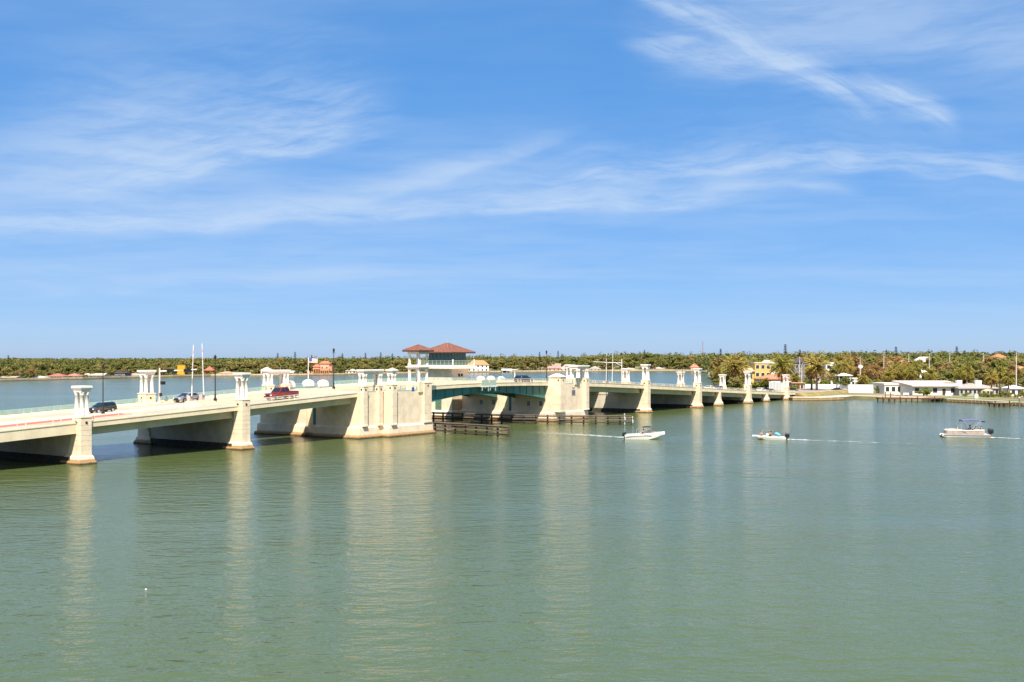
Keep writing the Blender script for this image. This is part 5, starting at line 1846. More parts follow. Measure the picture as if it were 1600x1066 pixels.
house_at('white garden house left of the broad pinkish roof in the trees', 1444, 470, 16, 583.0, 577.5, 'hip', WH, (0.70, 0.66, 0.60), 8, 1, 2)
# roof boxes and chimney on the low houses
rb = thing('air_conditioner', 'white rooftop box on the broad pinkish roof', 'rooftop unit', (xat(1498, 376), 376, zat(597.5, 376)))
B(-0.9, 0.9, -0.8, 0.8, -0.6, 0.7).obj('case', M_wpaint, rb, bevel=0.05)
B(-0.7, 0.7, -0.83, -0.801, -0.1, 0.5).obj('grille', M_galv, rb)
rb = thing('skylight', 'long grey skylight strip on the broad pinkish roof', 'skylight', (xat(1484, 374), 374, zat(599.2, 374)))
B(-2.2, 2.2, -0.6, 0.6, -0.3, 0.35).obj('frame', M_galv, rb)
B(-2.1, 2.1, -0.63, -0.601, 0.0, 0.3).obj('pane', M_hglass, rb)
ch = thing('vent_stack', 'white vent box on the grey shingle roof', 'vent', (xat(1528, 366), 366, zat(600.0, 366)))
B(-1.0, 1.0, -0.6, 0.6, -0.8, 1.1).obj('case', M_wpaint, ch, bevel=0.04)
B(-1.1, 1.1, -0.7, 0.7, 1.102, 1.22).obj('cowl', M_wpaint, ch)


# walls and fences along the road
def long_wall(label, x0, x1, Y0, Y1, ytop, name, material, posts=0, cat='wall'):
    a = Vector((xat(x0, Y0), Y0, 0))
    b = Vector((xat(x1, Y1), Y1, 0))
    L = (b - a).length
    zt = zat(ytop, (Y0 + Y1) / 2) - LAND
    root = thing(name, label, cat, (a.x, a.y, LAND - 0.02), math.atan2(b.y - a.y, b.x - a.x))
    if posts:
        n = int(L / posts)
        for i in range(n + 1):
            B(i * L / n - 0.09, i * L / n + 0.09, -0.02, 0.16, 0, zt + 0.12).obj('post', material, root)
        for i in range(n):
            B(i * L / n + 0.091, (i + 1) * L / n - 0.091, 0.04, 0.10, 0.10, zt).obj('panel', material, root)
    else:
        B(0, L, 0, 0.3, 0, zt).obj('panel', material, root)
        B(-0.05, L + 0.05, -0.06, 0.36, zt + 0.002, zt + 0.14).obj('coping', material, root)
    return root


long_wall('long plain white boundary wall above the sand strip', 1326, 1379, 392, 388, 601.5, 'boundary_wall', M_wpaint)
long_wall('white panel fence between the last tower and the third date palm', 1258, 1320, 432, 424, 600.5, 'panel_fence', M_wpaint, 2.4, 'fence')
long_wall('white vertical-panel fence left of the last near tower', 1202, 1226, 410, 402, 598.0, 'panel_fence', M_wpaint, 1.6, 'fence')

# roadside canopy, oval sign, sculpture-like small things
Yc = 425
cn = thing('canopy', 'white peaked canopy on posts left of the oval sign', 'canopy', (xat(1320, Yc), Yc, LAND - 0.02))
zt = zat(587.5, Yc) - LAND
for a in (-2.2, 2.2):
    for b in (0, 3.4):
        MB().tube([(a, b, 0), (a, b, zt)], 0.12, 8).obj('post', M_wpaint, cn)
MB().loft([rect(-2.9, 2.9, -0.6, 4.0, zt), rect(-2.9, 2.9, -0.6, 4.0, zt + 0.25), rect(-0.1, 0.1, 1.6, 1.8, zat(583, Yc) - LAND)]).obj('roof', M_wpaint, cn)
Ys = 430
sg = thing('oval_sign', 'white oval sign on a tall pole above the boundary wall', 'sign', (xat(1344.5, Ys), Ys, LAND - 0.02))
zc = zat(573, Ys) - LAND
MB().tube([(0, 0, 0), (0, 0, zc)], 0.16, 8).obj('pole', M_galv, sg)
ov_ = [(0.85 * math.cos(2 * math.pi * i / 20), 0.68 * math.sin(2 * math.pi * i / 20)) for i in range(20)]
MB().loft([[(a, -0.25, zc + b) for a, b in ov_], [(a, 0.15, zc + b) for a, b in ov_]]).obj('board', M_wpaint, sg)

# concrete utility poles
up_src = None
for x, Y, yt, lab in ((1284, 520, 553, 'pale utility pole rising behind the third date palm'), (1344, 470, 558, 'pale utility pole behind the oval sign'),
                      (1381, 500, 553, 'pale utility pole above the brown trees'), (1420, 480, 553, 'pale utility pole beside the pink tile roof'),
                      (1452, 500, 553, 'pale utility pole in front of the slanting pale roof'), (1484, 520, 552, 'pale utility pole right of the slanting pale roof'),
                      (1537, 500, 552, 'pale utility pole left of the small hidden white house'), (1588, 390, 551, 'tall pale utility pole behind the pyramid-roofed hut'),
                      (1249.5, 436, 558, 'pale utility pole in front of the dark slate house'), (1252.5, 440, 571, 'short pale pole beside the taller one at the dark slate house')):
    p = thing('utility_pole', lab, 'utility pole', (xat(x, Y), Y, LAND - 0.02), 0.1, 'concrete utility poles')
    h = zat(yt, Y) - LAND
    MB().lathe((0, 0, 0), [(0.24, 0), (0.13, h), (0.02, h + 0.05)], 8).obj('shaft', M_galv, p)
    MB().cbox((0, -0.15, h - 0.7), (1.9, 0.12, 0.14)).obj('crossarm', M_timber2, p)
    for a in (-0.8, 0.0, 0.8):
        MB().lathe((a, -0.15, h - 0.63), [(0.06, 0), (0.07, 0.15), (0.02, 0.25)], 6).obj('insulator', M_galv, p)
rm = thing('radio_mast', 'thin distant radio mast on the skyline right of centre', 'mast', (xat(1098, 1500), 1500, LAND), 0)
h = zat(533.5, 1500) - LAND
for k in range(3):
    a = 2 * math.pi * k / 3
    MB().tube([(1.1 * math.cos(a), 1.1 * math.sin(a), 0), (0.5 * math.cos(a), 0.5 * math.sin(a), h)], 0.22, 5).obj('leg', mat('mast_red_grey', (0.35, 0.22, 0.22), 0.6), rm)
for k in range(12):
    z_ = h * (k + 0.5) / 12
    r_ = 1.1 - 0.6 * (k + 0.5) / 12
    MB().lathe((0, 0, z_), [(r_, 0), (r_ + 0.1, 0.15), (r_, 0.3)], 6).obj('brace_ring', mat('mast_red_grey', (0.35, 0.22, 0.22)), rm)
# two parked cars by the shore road
vehicle('car', 'dark car parked right of the last near tower', P_black, 'suv', 0, 0, 1, world_pos=(xat(1237, 396), 396, LAND + 0.02), rz=0.35)
vehicle('car', 'black car parked under the peaked canopy', P_black, 'sedan', 0, 0, 1, world_pos=(xat(1309, 404), 404, LAND + 0.02), rz=0.2)

# garden things on the waterfront
Yp = 349
pu = thing('patio_umbrella', 'tan patio umbrella before the grey shingle roof', 'umbrella', (xat(1543, Yp), Yp, LAND))
MB().tube([(0, 0, 0), (0, 0, 2.4)], 0.04, 6).obj('pole', M_wpaint, pu)
MB().lathe((0, 0, 1.95), [(1.7, 0), (1.65, 0.08), (0.9, 0.42), (0.05, 0.62), (0.0, 0.64)], 12).obj('canopy', cmat((0.60, 0.46, 0.28)), pu)
for x_, Yq, lab in ((1402, 362, 'white garden bench left end of the waterfront lawn'), (1416, 360, 'white garden bench near the middle of the dock'), (1482, 352, 'white garden bench by the end of the dock')):
    be = thing('garden_bench', lab, 'bench', (xat(x_, Yq), Yq, LAND), random.uniform(-.3, .3))
    B(-0.9, 0.9, -0.25, 0.25, 0.40, 0.46).obj('seat', M_wpaint, be)
    B(-0.9, 0.9, 0.26, 0.31, 0.5, 0.95).obj('backrest', M_wpaint, be)
    for a in (-0.8, 0.8):
        B(a - 0.05, a + 0.05, -0.22, 0.22, 0, 0.399).obj('leg', M_wpaint, be)
bx_ = thing('pump_box', 'white box standing on the seawall before the grey-roofed house', 'box', (xat(1526, 336), 336.5, LAND))
B(-0.55, 0.55, -0.4, 0.4, 0, 1.3).obj('case', M_wpaint, bx_, bevel=0.05)
B(-0.6, 0.6, -0.45, 0.45, 1.302, 1.38).obj('lid', M_galv, bx_)
ho = None
for x_, yt, lab in ((1383, 612, 'left mooring post with white cap at the red-brown dock'), (1391, 613, 'second mooring post with white cap at the red-brown dock'), (1592, 622, 'mooring post with white cap at the right edge')):
    g_ = G(x_, 628 if x_ < 1500 else 636)
    mp = thing('mooring_post', lab, 'post', (g_.x, g_.y - 0.3, -1.0))
    zt = zat(yt, g_.y)
    MB().lathe((0, 0, 0), [(0.18, 0), (0.16, zt + 1)], 8).obj('pile', M_timber2, mp)
    MB().lathe((0, 0, zt + 1.002), [(0.20, 0), (0.17, 0.12), (0.0, 0.32)], 8).obj('cap', M_wpaint, mp)

# ------------------------------------------------------------------ plants
def leaf_material(name, ramp, rand_obj=True, rough=0.7, scale=0.12, trans=0.35):
    m = bpy.data.materials.new(name)
    m.use_nodes = True
    t = NT(m.node_tree)
    t.n.clear()
    cr = t.node('ShaderNodeValToRGB')
    cr.color_ramp.elements[0].color = (*ramp[0], 1)
    cr.color_ramp.elements[1].color = (*ramp[-1], 1)
    for i, c in enumerate(ramp[1:-1]):
        e = cr.color_ramp.elements.new((i + 1) / (len(ramp) - 1))
        e.color = (*c, 1)
    geo = t.node('ShaderNodeNewGeometry')
    if rand_obj:
        oi = t.node('ShaderNodeObjectInfo')
        v = t.math('ADD', t.math('MULTIPLY', oi.outputs['Random'], 0.85), t.math('MULTIPLY', geo.outputs['Random Per Island'], 0.15))
    else:
        v = t.smooth(t.noise(geo.outputs['Position'], scale, 2, 0.6), 0.25, 0.75)
    t.put(cr.inputs[0], v)
    hs_ = t.node('ShaderNodeHueSaturation')
    t.put(hs_.inputs['Value'], t.math('ADD', t.math('MULTIPLY', geo.outputs['Random Per Island'], 0.35), 0.95))
    t.l.new(cr.outputs[0], hs_.inputs['Color'])
    d = t.node('ShaderNodeBsdfDiffuse')
    tr = t.node('ShaderNodeBsdfTranslucent')
    t.l.new(hs_.outputs[0], d.inputs['Color'])
    t.l.new(hs_.outputs[0], tr.inputs['Color'])
    mx = t.node('ShaderNodeMixShader')
    mx.inputs[0].default_value = trans
    t.l.new(d.outputs[0], mx.inputs[1])
    t.l.new(tr.outputs[0], mx.inputs[2])
    o = t.node('ShaderNodeOutputMaterial')
    t.l.new(mx.outputs[0], o.inputs['Surface'])
    return m


L_green = leaf_material('broad_leaves', [(0.097, 0.118, 0.035), (0.193, 0.193, 0.059), (0.26, 0.218, 0.076), (0.126, 0.151, 0.04), (0.235, 0.176, 0.076)])
L_brown = leaf_material('brown_leaves', [(0.29, 0.17, 0.075), (0.24, 0.165, 0.06), (0.28, 0.20, 0.095)])
L_wood = leaf_material('woodland_leaves', [(0.074, 0.096, 0.033), (0.167, 0.167, 0.053), (0.096, 0.122, 0.037), (0.229, 0.192, 0.068), (0.081, 0.104, 0.036)], False, scale=0.07)
L_palm = leaf_material('palm_fronds', [(0.246, 0.235, 0.056), (0.358, 0.28, 0.078)])
L_dead = leaf_material('dry_fronds', [(0.36, 0.22, 0.09), (0.28, 0.17, 0.07)])
L_pine = leaf_material('pine_needles', [(0.030, 0.045, 0.020), (0.045, 0.055, 0.020)])
L_lime = leaf_material('lime_shrub', [(0.14, 0.20, 0.03), (0.22, 0.22, 0.04)])
M_bark = mat('grey_bark', (0.16, 0.12, 0.085), 0.9, 0.25, 2.0, bump=0.5)
M_ptrunk = mat('palm_trunk', (0.27, 0.20, 0.13), 0.9, 0.25, 3.0, bump=0.5)


def quads_mesh(name, C, N, sx, sy, material):
    """many small leaf-clump quads: centres C, normals N, half sizes"""
    n = len(C)
    N = N / np.maximum(np.linalg.norm(N, axis=1, keepdims=True), 1e-6)
    ref = rng.normal(size=(n, 3))
    U = np.cross(N, ref)
    U /= np.maximum(np.linalg.norm(U, axis=1, keepdims=True), 1e-6)
    W = np.cross(N, U)
    U = U * np.asarray(sx).reshape(-1, 1)
    W = W * np.asarray(sy).reshape(-1, 1)
    bend = N * (np.asarray(sx).reshape(-1, 1) * 0.35)
    V = np.stack([C - U - W * 0.6, C + U * 0.3 - W - bend * 0.3, C + U + W * 0.5 - bend, C - U * 0.4 + W + bend * 0.2], axis=1).reshape(-1, 3)
    me = bpy.data.meshes.new(name)
    me.vertices.add(4 * n)
    me.vertices.foreach_set('co', V.astype(np.float32).ravel())
    me.loops.add(4 * n)
    me.loops.foreach_set('vertex_index', np.arange(4 * n, dtype=np.int32))
    me.polygons.add(n)
    me.polygons.foreach_set('loop_start', np.arange(0, 4 * n, 4, dtype=np.int32))
    me.polygons.foreach_set('loop_total', np.full(n, 4, dtype=np.int32))
    me.update(calc_edges=True)
    me.materials.append(material)
    return me


def crown_points(rx, ry, rz_, cz, nclump, per, spread=0.30, flat=0.0):
    C, N = [], []
    for k in range(nclump):
        d = rng.normal(size=3)
        d /= np.linalg.norm(d)
        d[2] = d[2] * 0.9 + 0.12
        rad = rng.uniform(0.45, 0.95)
        c = np.array([d[0] * rx, d[1] * ry, d[2] * rz_]) * rad + np.array([0, 0, cz])
        rc = rng.uniform(0.7, 1.3) * spread * (rx + ry) / 2
        dd = rng.normal(size=(per, 3))
        dd /= np.linalg.norm(dd, axis=1, keepdims=True)
        dd[:, 2] *= 0.75
        rr = rng.uniform(0.80, 1.0, size=(per, 1))
        C.append(c + dd * rr * rc)
        N.append(dd + np.array([0, 0, 0.35]) + rng.normal(size=(per, 3)) * 0.32)
    return np.concatenate(C), np.concatenate(N)


def tree_mesh(i, mat_leaf, h=10.0, rx=4.0, low=0.28, nclump=24, per=74, size=0.46):
    rz_ = h * (1 - low) / 2 * 0.92
    C, N = crown_points(rx, rx, rz_, h * low + rz_, nclump, per)
    sz = rng.uniform(0.6, 1.25, size=len(C)) * size
    cr = quads_mesh('crown', C, N, sz, sz * rng.uniform(0.5, 0.9, size=len(C)), mat_leaf)
    t = MB()
    t.tube([(0, 0, -0.3), (0.12, 0.05, h * 0.2), (0.0, 0.15, h * 0.45), (0.1, 0, h * 0.75)], 0.34, 7, 0.08)
    for k in range(6):
        a = 2 * math.pi * (k / 6) + random.random()
        z0 = h * random.uniform(0.22, 0.5)
        t.tube([(0.05, 0.08, z0), (rx * 0.35 * math.cos(a), rx * 0.35 * math.sin(a), z0 + h * 0.14), (rx * 0.72 * math.cos(a), rx * 0.72 * math.sin(a), z0 + h * 0.30)], 0.14, 5, 0.03)
    return t.mesh('trunk', M_bark, True), cr


GREEN = [tree_mesh(i, L_green, 10.0, [4.2, 3.6, 5.0, 4.4, 3.9, 5.4, 3.4, 4.7][i], [0.10, 0.16, 0.08, 0.06, 0.20, 0.12, 0.09, 0.15][i]) for i in range(8)]
BROWN = [tree_mesh(i, L_brown, 10.0, [4.3, 3.8, 4.8][i], 0.25, 24, 36, 0.34) for i in range(3)]
SHRUB = [tree_mesh(i, L_lime, 4.0, [2.6, 3.2, 2.2][i], 0.05, 14, 60, 0.26) for i in range(3)]


def plant(name, meshes, x, Y, h, base_h, label, cat, group, zg=LAND, wide=1.0):
    k = h / base_h
    o = thing(name, label, cat, (xat(x, Y), Y, zg - 0.03), random.uniform(0, 6.28), group)
    o.scale = (k * wide, k * wide, k)
    use('trunk', meshes[0], o)
    use('crown', meshes[1], o)
    return o


def skyline(x):
    return float(np.interp(x, [-80, 0, 60, 85, 110, 200, 330, 420, 470, 560, 640, 760, 900, 985, 1000, 1060, 1130, 1250, 1350, 1420, 1480, 1520, 1700],
                           [565, 564.5, 563.5, 560.5, 563, 562, 561, 558, 558.5, 557.5, 558, 555, 554.5, 549, 548, 551.5, 550.5, 549.5, 548.5, 549, 547, 548.5, 549]))


SECT = [(-100, 60, 'far shore at the left edge'), (60, 150, 'far shore behind the nearest tower'), (150, 250, 'far shore around the dark house'),
        (250, 335, 'far shore behind the signal mast'), (335, 410, 'far shore behind the second near tower'), (410, 470, 'far shore left of the orange villa'),
        (470, 560, 'far shore beside the orange villa'), (560, 640, 'far shore behind the left bascule pier'), (640, 730, 'far shore behind the operator house'),
        (730, 800, 'far shore around the big white house'), (800, 870, 'far shore left of the salmon house'), (870, 940, 'far shore behind the right bascule pier'),
        (940, 1010, 'far shore behind the right barrier arms'), (1010, 1075, 'far shore left of the peach house'), (1075, 1135, 'far shore right of the peach house'),
        (1135, 1190, 'right shore left of the yellow house'), (1190, 1240, 'right shore around the yellow house'), (1240, 1290, 'right shore by the dark slate house'),
        (1290, 1340, 'right shore behind the canopy'), (1340, 1390, 'right shore behind the boundary wall'), (1390, 1440, 'right shore by the pink tile roof'),
        (1440, 1490, 'right shore behind the broad pinkish roof'), (1490, 1545, 'right shore behind the grey shingle roof'), (1545, 1700, 'right shore at the right edge')]


def sector(x):
    for a, b, ph in SECT:
        if a <= x < b:
            return ph
    return SECT[-1][2]


# front rows of the far shore: single trees
x = -40.0
count = 0
while x < 1105:
    for row in range(2):
        xx = x + random.uniform(-5, 5)
        Y = farY(min(max(xx, -80), 1084), 24 + row * 26 + random.uniform(-4, 8))
        top = skyline(xx) + (random.uniform(6, 17) if row == 0 else random.uniform(-1.0, 9))
        if 466 < xx < 522 and row == 0:
            top = skyline(xx) + random.uniform(10, 14)
        h = max(4.5, zat(top, Y) - LAND)
        plant('broadleaf_tree', random.choice(GREEN), xx, Y, h, 10.0, 'broad green tree among others on the ' + sector(xx), 'tree', 'trees on the ' + sector(xx), wide=random.uniform(0.85, 1.35))
        count += 1
    if random.random() < 0.16:
        Y = farY(min(max(x, -80), 1084), 16)
        plant('brown_tree', random.choice(BROWN), x + 4, Y, random.uniform(5, 8), 10.0, 'bare brownish tree on the ' + sector(x), 'tree', 'brownish trees on the ' + sector(x))
    x += 12.6

# right shore: single trees between and behind the houses
TREES_R = []
for k in range(130):
    x = random.uniform(1118, 1625)
    Y = random.uniform(520, 700)
    TREES_R.append((x, Y, min(zat(skyline(x) + random.uniform(2, 14), Y) - LAND, 14.5)))
for k in range(46):
    x = random.choice((random.uniform(1300, 1610), random.uniform(1385, 1610), random.uniform(1120, 1160)))
    Y = random.uniform(425, 520)
    TREES_R.append((x, Y, random.uniform(5.0, 9.0)))
for x, Y, h in TREES_R:
    brown = (1300 < x < 1395 and random.random() < 0.55) or random.random() < 0.10
    if brown:
        plant('brown_tree', random.choice(BROWN), x, Y, h, 10.0, 'brownish thin-leaved tree on the ' + sector(x), 'tree', 'brownish trees on the ' + sector(x), wide=1.15)
    else:
        plant('broadleaf_tree', random.choice(GREEN), x, Y, h, 10.0, 'broad green tree among others on the ' + sector(x), 'tree', 'trees on the ' + sector(x), wide=random.uniform(0.9, 1.3))
for x, Y, yt, kind in ((1165, 452, 590, 'g'), (1172, 440, 596, 'g'), (1182, 438, 594, 'g'), (1131, 500, 588, 'g'), (1160, 470, 588, 'g'), (1235, 455, 582, 'g'), (1262, 458, 586, 'g'),
                       (1295, 455, 582, 'b'), (1306, 470, 572, 'b'), (1330, 480, 564, 'b'), (1352, 485, 562, 'b'), (1366, 470, 566, 'b'), (1340, 500, 556, 'b'), (1372, 505, 558, 'b'), (1318, 505, 560, 'b'),
                       (1312, 468, 562, 'g'), (1390, 455, 574, 'g'), (1402, 448, 576, 'g'), (1415, 452, 572, 'g'), (1430, 440, 578, 'g'), (1456, 430, 572, 'g'),
                       (1490, 425, 578, 'g'), (1505, 430, 572, 'g'), (1518, 420, 580, 'g'), (1535, 440, 572, 'g'), (1558, 430, 570, 'g'), (1598, 420, 586, 'g'), (1580, 455, 568, 'b'), (1478, 450, 566, 'b'), (1470, 440, 576, 'g'), (1508, 470, 562, 'g'), (1523, 480, 558, 'g')):
    h = zat(yt, Y) - LAND
    if kind == 'g':
        plant('broadleaf_tree', random.choice(GREEN), x, Y, h, 10.0, 'broad green tree among others on the ' + sector(x), 'tree', 'trees on the ' + sector(x))
    else:
        plant('brown_tree', random.choice(BROWN), x, Y, h, 10.0, 'brownish thin-leaved tree on the ' + sector(x), 'tree', 'brownish trees on the ' + sector(x))
# shrubs along the shore gardens
for x, Y, h in ((1375, 384, 3.2), (1383, 388, 2.6), (1443, 361, 2.6), (1449, 362, 1.8), (1508, 350, 1.6), (1536, 346, 2.2), (1544, 345, 1.8), (1552, 346, 1.5), (1560, 346, 1.4), (1571, 345, 2.4), (1590, 343, 1.6), (1600, 343, 2.6),
                (1346, 397, 4.6), (1353, 398, 4.2), (1362, 398, 5.0), (1372, 397, 5.4), (1379, 398, 4.8), (1128, 455, 3.5), (1140, 445, 3.8), (1150, 436, 3.0), (1158, 430, 3.4), (1178, 425, 3.6), (1186, 422, 4.2), (1196, 421, 3.6), (1244, 414, 2.6), (1264, 446, 4.5), (1282, 440, 4.0), (1294, 442, 4.6)):
    plant('shrub', random.choice(SHRUB), x, Y, h, 4.0, 'bushy yellow-green shrub on the ' + sector(x), 'shrub', 'shrubs on the ' + sector(x), wide=random.uniform(0.9, 1.3))


# ---- palms
def frond_palm(h, r, nf, droop, mats, dead=10, leaf=0.34, fan=False):
    """palm crown as arched fronds of separate leaflets; returns trunk, crown and dry skirt"""
    t = MB()
    t.tube([(0, 0, -0.3), (0.05, 0.03, h * 0.4), (0.0, 0.06, h * 0.8), (0, 0, h)], 0.36, 9, 0.30)
    t.lathe((0, 0, h - 0.9), [(0.32, 0), (0.55, 0.4), (0.6, 0.8), (0.3, 1.1)], 9)

    def fronds(n, e0, e1, scale):
        C, N, SX, SY = [], [], [], []
        for k in range(n):
            a = 2.399963 * k + random.uniform(-.2, .2)
            e = R(random.uniform(e0, e1))
            L = r * scale * random.uniform(0.85, 1.1)
            p = np.array([0, 0, h + 0.1])
            d = np.array([math.cos(a) * math.cos(e), math.sin(a) * math.cos(e), math.sin(e)])
            steps = 11
            for q in range(steps):
                u = (q + 1) / steps
                d = d + np.array([0, 0, -droop * (0.5 + u) / steps])
                d /= np.linalg.norm(d)
                p = p + d * L / steps
                side = np.cross(d, [0, 0, 1.0])
                side /= max(1e-6, np.linalg.norm(side))
                wl = leaf * (1.9 if u < 0.75 else 1.2) * (0.6 + 0.8 * math.sin(math.pi * min(1, u * 0.95)))
                for f in (-1, 1):
                    C.append(p + side * f * wl * 0.5 + np.array([0, 0, -0.07]))
                    N.append(np.array([0, 0, 0.8]) + side * f * 0.9 + rng.normal(size=3) * 0.35)
                    SX.append(wl * 0.55)
                    SY.append(L / steps * 0.40)
        return np.array(C), np.array(N), np.array(SX), np.array(SY)
    C, N, SX, SY = fronds(nf, -25, 80, 1.0)
    cr = quads_mesh('crown', C, N, SX, SY, mats[0])
    C, N, SX, SY = fronds(dead, -70, -20, 0.85)
    dd = quads_mesh('dry_fronds', C, N, SX, SY, mats[1])
    return t.mesh('trunk', M_ptrunk, True), cr, dd


DATE = [frond_palm(7.5, 4.6, 64, 1.0, (L_palm, L_dead), 26) for i in range(2)]
FAN = [frond_palm(4.5, 2.3, 46, 1.5, (L_palm, L_dead), 14, 0.30) for i in range(2)]
TALL = [frond_palm(10.5, 2.6, 34, 1.5, (L_palm, L_dead), 8, 0.32) for i in range(2)]


def palm(meshes, x, Y, ycrown, hb, label, group, name='palm_tree', k=None):
    h = zat(ycrown, Y) - LAND
    s_ = h / hb
    o = thing(name, label, 'palm', (xat(x, Y), Y, LAND - 0.03), random.uniform(0, 6.28), group)
    o.scale = (k or s_, k or s_, s_)
    for nm, me in zip(('trunk', 'crown', 'dry_fronds'), meshes):
        use(nm, me, o)
    return o


palm(DATE[0], 1149, 432, 573, 7.5, 'big date palm left of the yellow house', 'date palms on the right shore', k=1.3)
palm(DATE[1], 1221, 412, 572, 7.5, 'big date palm behind the last near tower', 'date palms on the right shore', k=1.25)
palm(DATE[0], 1276, 402, 574, 7.5, 'big date palm with widest crown right of the dark slate house', 'date palms on the right shore', k=1.35)
for x, Y, yc, lab in ((1121, 470, 580, 'bushy palm left of the first date palm beyond the bridge'), (1268, 408, 583, 'smaller palm leaning at the widest date palm'),
                      (1312, 445, 568, 'green palm left of the oval sign'), (1318, 440, 573, 'lower green palm behind the canopy'), (1348, 396, 592, 'low palm behind the boundary wall'),
                      (1454, 400, 585, 'palm behind the broad pinkish roof'), (1549, 350, 591, 'left fan palm of three before the grey shingle roof'),
                      (1562, 354, 583, 'tallest fan palm of three before the grey shingle roof'), (1576, 349, 592, 'right fan palm of three before the pyramid hut'),
                      (1243, 420, 590, 'small palm right of the last near tower'), (1195, 420, 595, 'small palm before the low terracotta roof')):
    palm(random.choice(FAN), x, Y, yc, 4.5, lab, 'fan palms on the right shore', k=1.15)
for x, Y, yc in ((1393, 425, 581), (1400, 430, 577), (1408, 424, 582), (1416, 428, 578), (1424, 422, 584), (1432, 430, 576), (1500, 410, 584), (1511, 415, 579), (1325, 450, 572), (1388, 420, 588)):
    palm(random.choice(FAN), x, Y, yc, 4.5, 'olive palm in the clump on the ' + sector(x), 'palm clump on the ' + sector(x), k=1.3)
for x, yc in ((232, 572), (300, 562), (402, 566), (438, 562), (690, 562), (806, 561), (822, 560), (838, 562), (856, 560), (945, 562), (1040, 566)):
    palm(random.choice(TALL), x, farY(x, 20), yc, 10.5, 'slender tall palm on the ' + sector(x), 'slender palms on the ' + sector(x))


# ---- Norfolk pines that stand out of the skyline
def pine_mesh():
    C, N, S_ = [], [], []
    h = 20.0
    for k in range(17):
        z = 4 + k * 0.95
        r = 2.6 * (1 - (z - 4) / 17.5) ** 0.8 + 0.25
        for j in range(16):
            a = 2 * math.pi * j / 16 + k * 0.4
            for q in range(4):
                rr = r * (q + 0.7) / 4
                C.append((rr * math.cos(a), rr * math.sin(a), z + 0.12 * q + random.uniform(-.1, .1)))
                N.append((random.uniform(-.5, .5), random.uniform(-.5, .5), 1))
                S_.append(0.34)
    t = MB()
    t.tube([(0, 0, -0.3), (0, 0, h)], 0.30, 7, 0.05)
    return t.mesh('trunk', M_bark, True), quads_mesh('crown', np.array(C), np.array(N, dtype=float), np.array(S_), np.array(S_) * 0.7, L_pine)


PINE = pine_mesh()
for x, yt in ((13, 555), (434, 551.5), (461, 549.5), (487, 554.5), (535, 552), (571, 551), (595, 550.5), (613, 552), (843, 549.5), (872, 548), (1007, 546.5), (1126, 544.5), (1227, 537.5), (1250, 546), (1400, 541.5), (1385, 546), (1495, 541)):
    Y = farY(x, 70) if x < 1085 else 760
    h = zat(yt, Y) - LAND
    plant('norfolk_pine', PINE, x, Y, h, 20.0, 'slim dark conifer poking above the trees on the ' + sector(x), 'conifer', 'conifers on the ' + sector(x), wide=0.9)

# ---- low growth along the far shore and the wood behind: two masses nobody could count
C, N, SZ = [], [], []
for k in range(520):
    x = random.uniform(-90, 1100)
    Y = farY(min(max(x, -85), 1084), random.choice((19, 26, 34, 44)) + random.uniform(-3, 5))
    if any(abs(x - hx) < hw_ for hx, hw_ in ((497, 26), (747, 22), (187, 12), (86, 16), (112, 10), (866, 12), (884, 12))) and random.random() < 0.8:
        continue
    hgt, r = random.uniform(2.0, 5.0), random.uniform(1.8, 3.4)
    m = 60
    dd = rng.normal(size=(m, 3))
    dd /= np.linalg.norm(dd, axis=1, keepdims=True)
    dd[:, 2] = np.abs(dd[:, 2])
    C.append(np.array([xat(x, Y), Y, LAND]) + dd * np.array([r, r, hgt]) * rng.uniform(0.75, 1.0, size=(m, 1)))
    N.append(dd + np.array([0, 0, 0.3]) + rng.normal(size=(m, 3)) * 0.3)
    SZ.append(rng.uniform(0.4, 0.9, size=m) * 0.8)
ug = use('undergrowth', quads_mesh('undergrowth', np.concatenate(C), np.concatenate(N), np.concatenate(SZ), np.concatenate(SZ) * 0.75, L_wood))
tag(ug, 'low bushes and scrub along the far shore', 'scrub', kind='stuff')
C, N, SZ = [], [], []


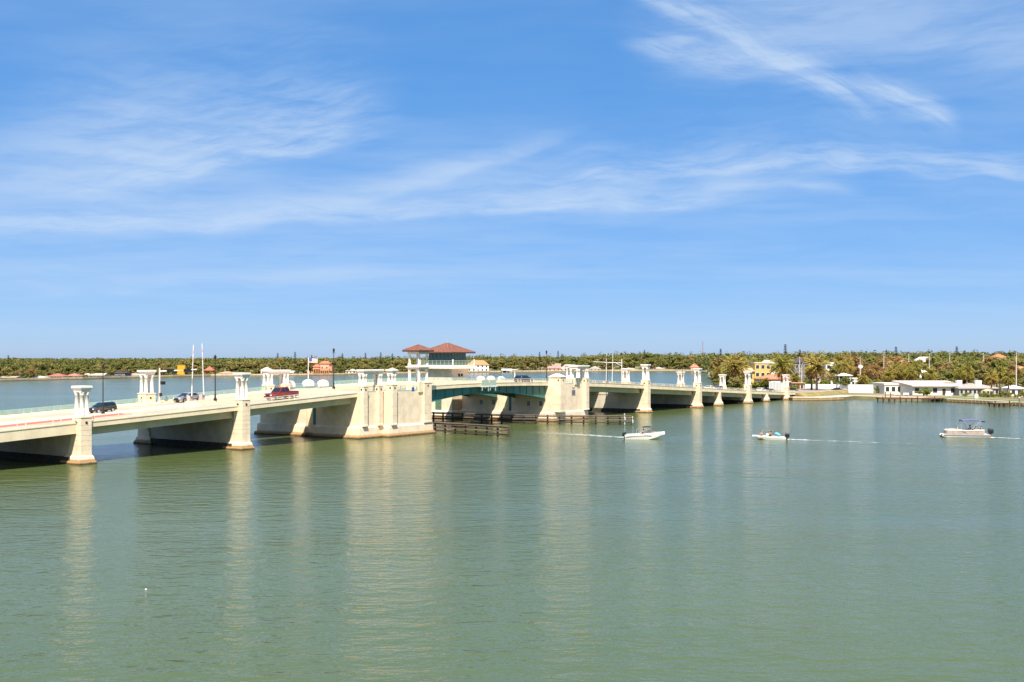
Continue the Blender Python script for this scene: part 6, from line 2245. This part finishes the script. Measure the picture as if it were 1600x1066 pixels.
def mass_tree(x, Y, ytop, n=90, rr=1.0):
    h = max(5.0, zat(ytop, Y) - LAND)
    r = random.uniform(4.0, 6.5) * rr
    hz = h * 0.42
    X = xat(x, Y)
    nc = 7
    for k in range(nc):
        d = rng.normal(size=3)
        d /= np.linalg.norm(d)
        c = np.array([X + d[0] * r * 0.62, Y + d[1] * r * 0.62, LAND + h - hz + d[2] * hz * 0.62])
        m = n // nc
        dd = rng.normal(size=(m, 3))
        dd /= np.linalg.norm(dd, axis=1, keepdims=True)
        C.append(c + dd * np.array([r * 0.46, r * 0.46, hz * 0.40]) * rng.uniform(0.82, 1.0, size=(m, 1)))
        N.append(dd + np.array([0, 0, 0.35]) + rng.normal(size=(m, 3)) * 0.3)
        SZ.append(rng.uniform(0.55, 1.15, size=m) * 0.85 * rr)


x = -110.0
while x < 1120:
    for row in range(5):
        xx = x + random.uniform(-6, 6)
        back = 78 + row * 42 + random.uniform(-12, 12)
        mass_tree(xx, farY(min(max(xx, -85), 1084), back), skyline(xx) + random.choice((-3.2, -1.6, 0, 1, 2.5, 4)) + random.uniform(-0.6, 1.5))
    x += 9.0
x = 1100.0
while x < 1690:
    for row in range(7):
        xx = x + random.uniform(-6, 6)
        Y = 700 + row * 75 + random.uniform(-30, 30)
        mass_tree(xx, Y, skyline(xx) + random.choice((-3.2, -1.6, 0, 1, 2.5, 4)) + random.uniform(-0.6, 1.5))
    x += 8.0
for Yd, step in ((1300, 9.0), (1700, 9.0), (2300, 9.0), (3200, 9.0), (4500, 9.0)):
    x = -120.0
    while x < 1720:
        mass_tree(x + random.uniform(-4, 4), Yd * random.uniform(0.9, 1.1), min(560.0, skyline(x) + 3) + random.uniform(-0.9, 0.9) if x < 700 else skyline(x) + random.uniform(1, 5), 63, Yd / 900)
        x += step
wd = use('distant_wood', quads_mesh('distant_wood', np.concatenate(C), np.concatenate(N), np.concatenate(SZ), np.concatenate(SZ) * 0.75, L_wood))
tag(wd, 'dense mass of trees along the whole horizon', 'wood', kind='stuff')
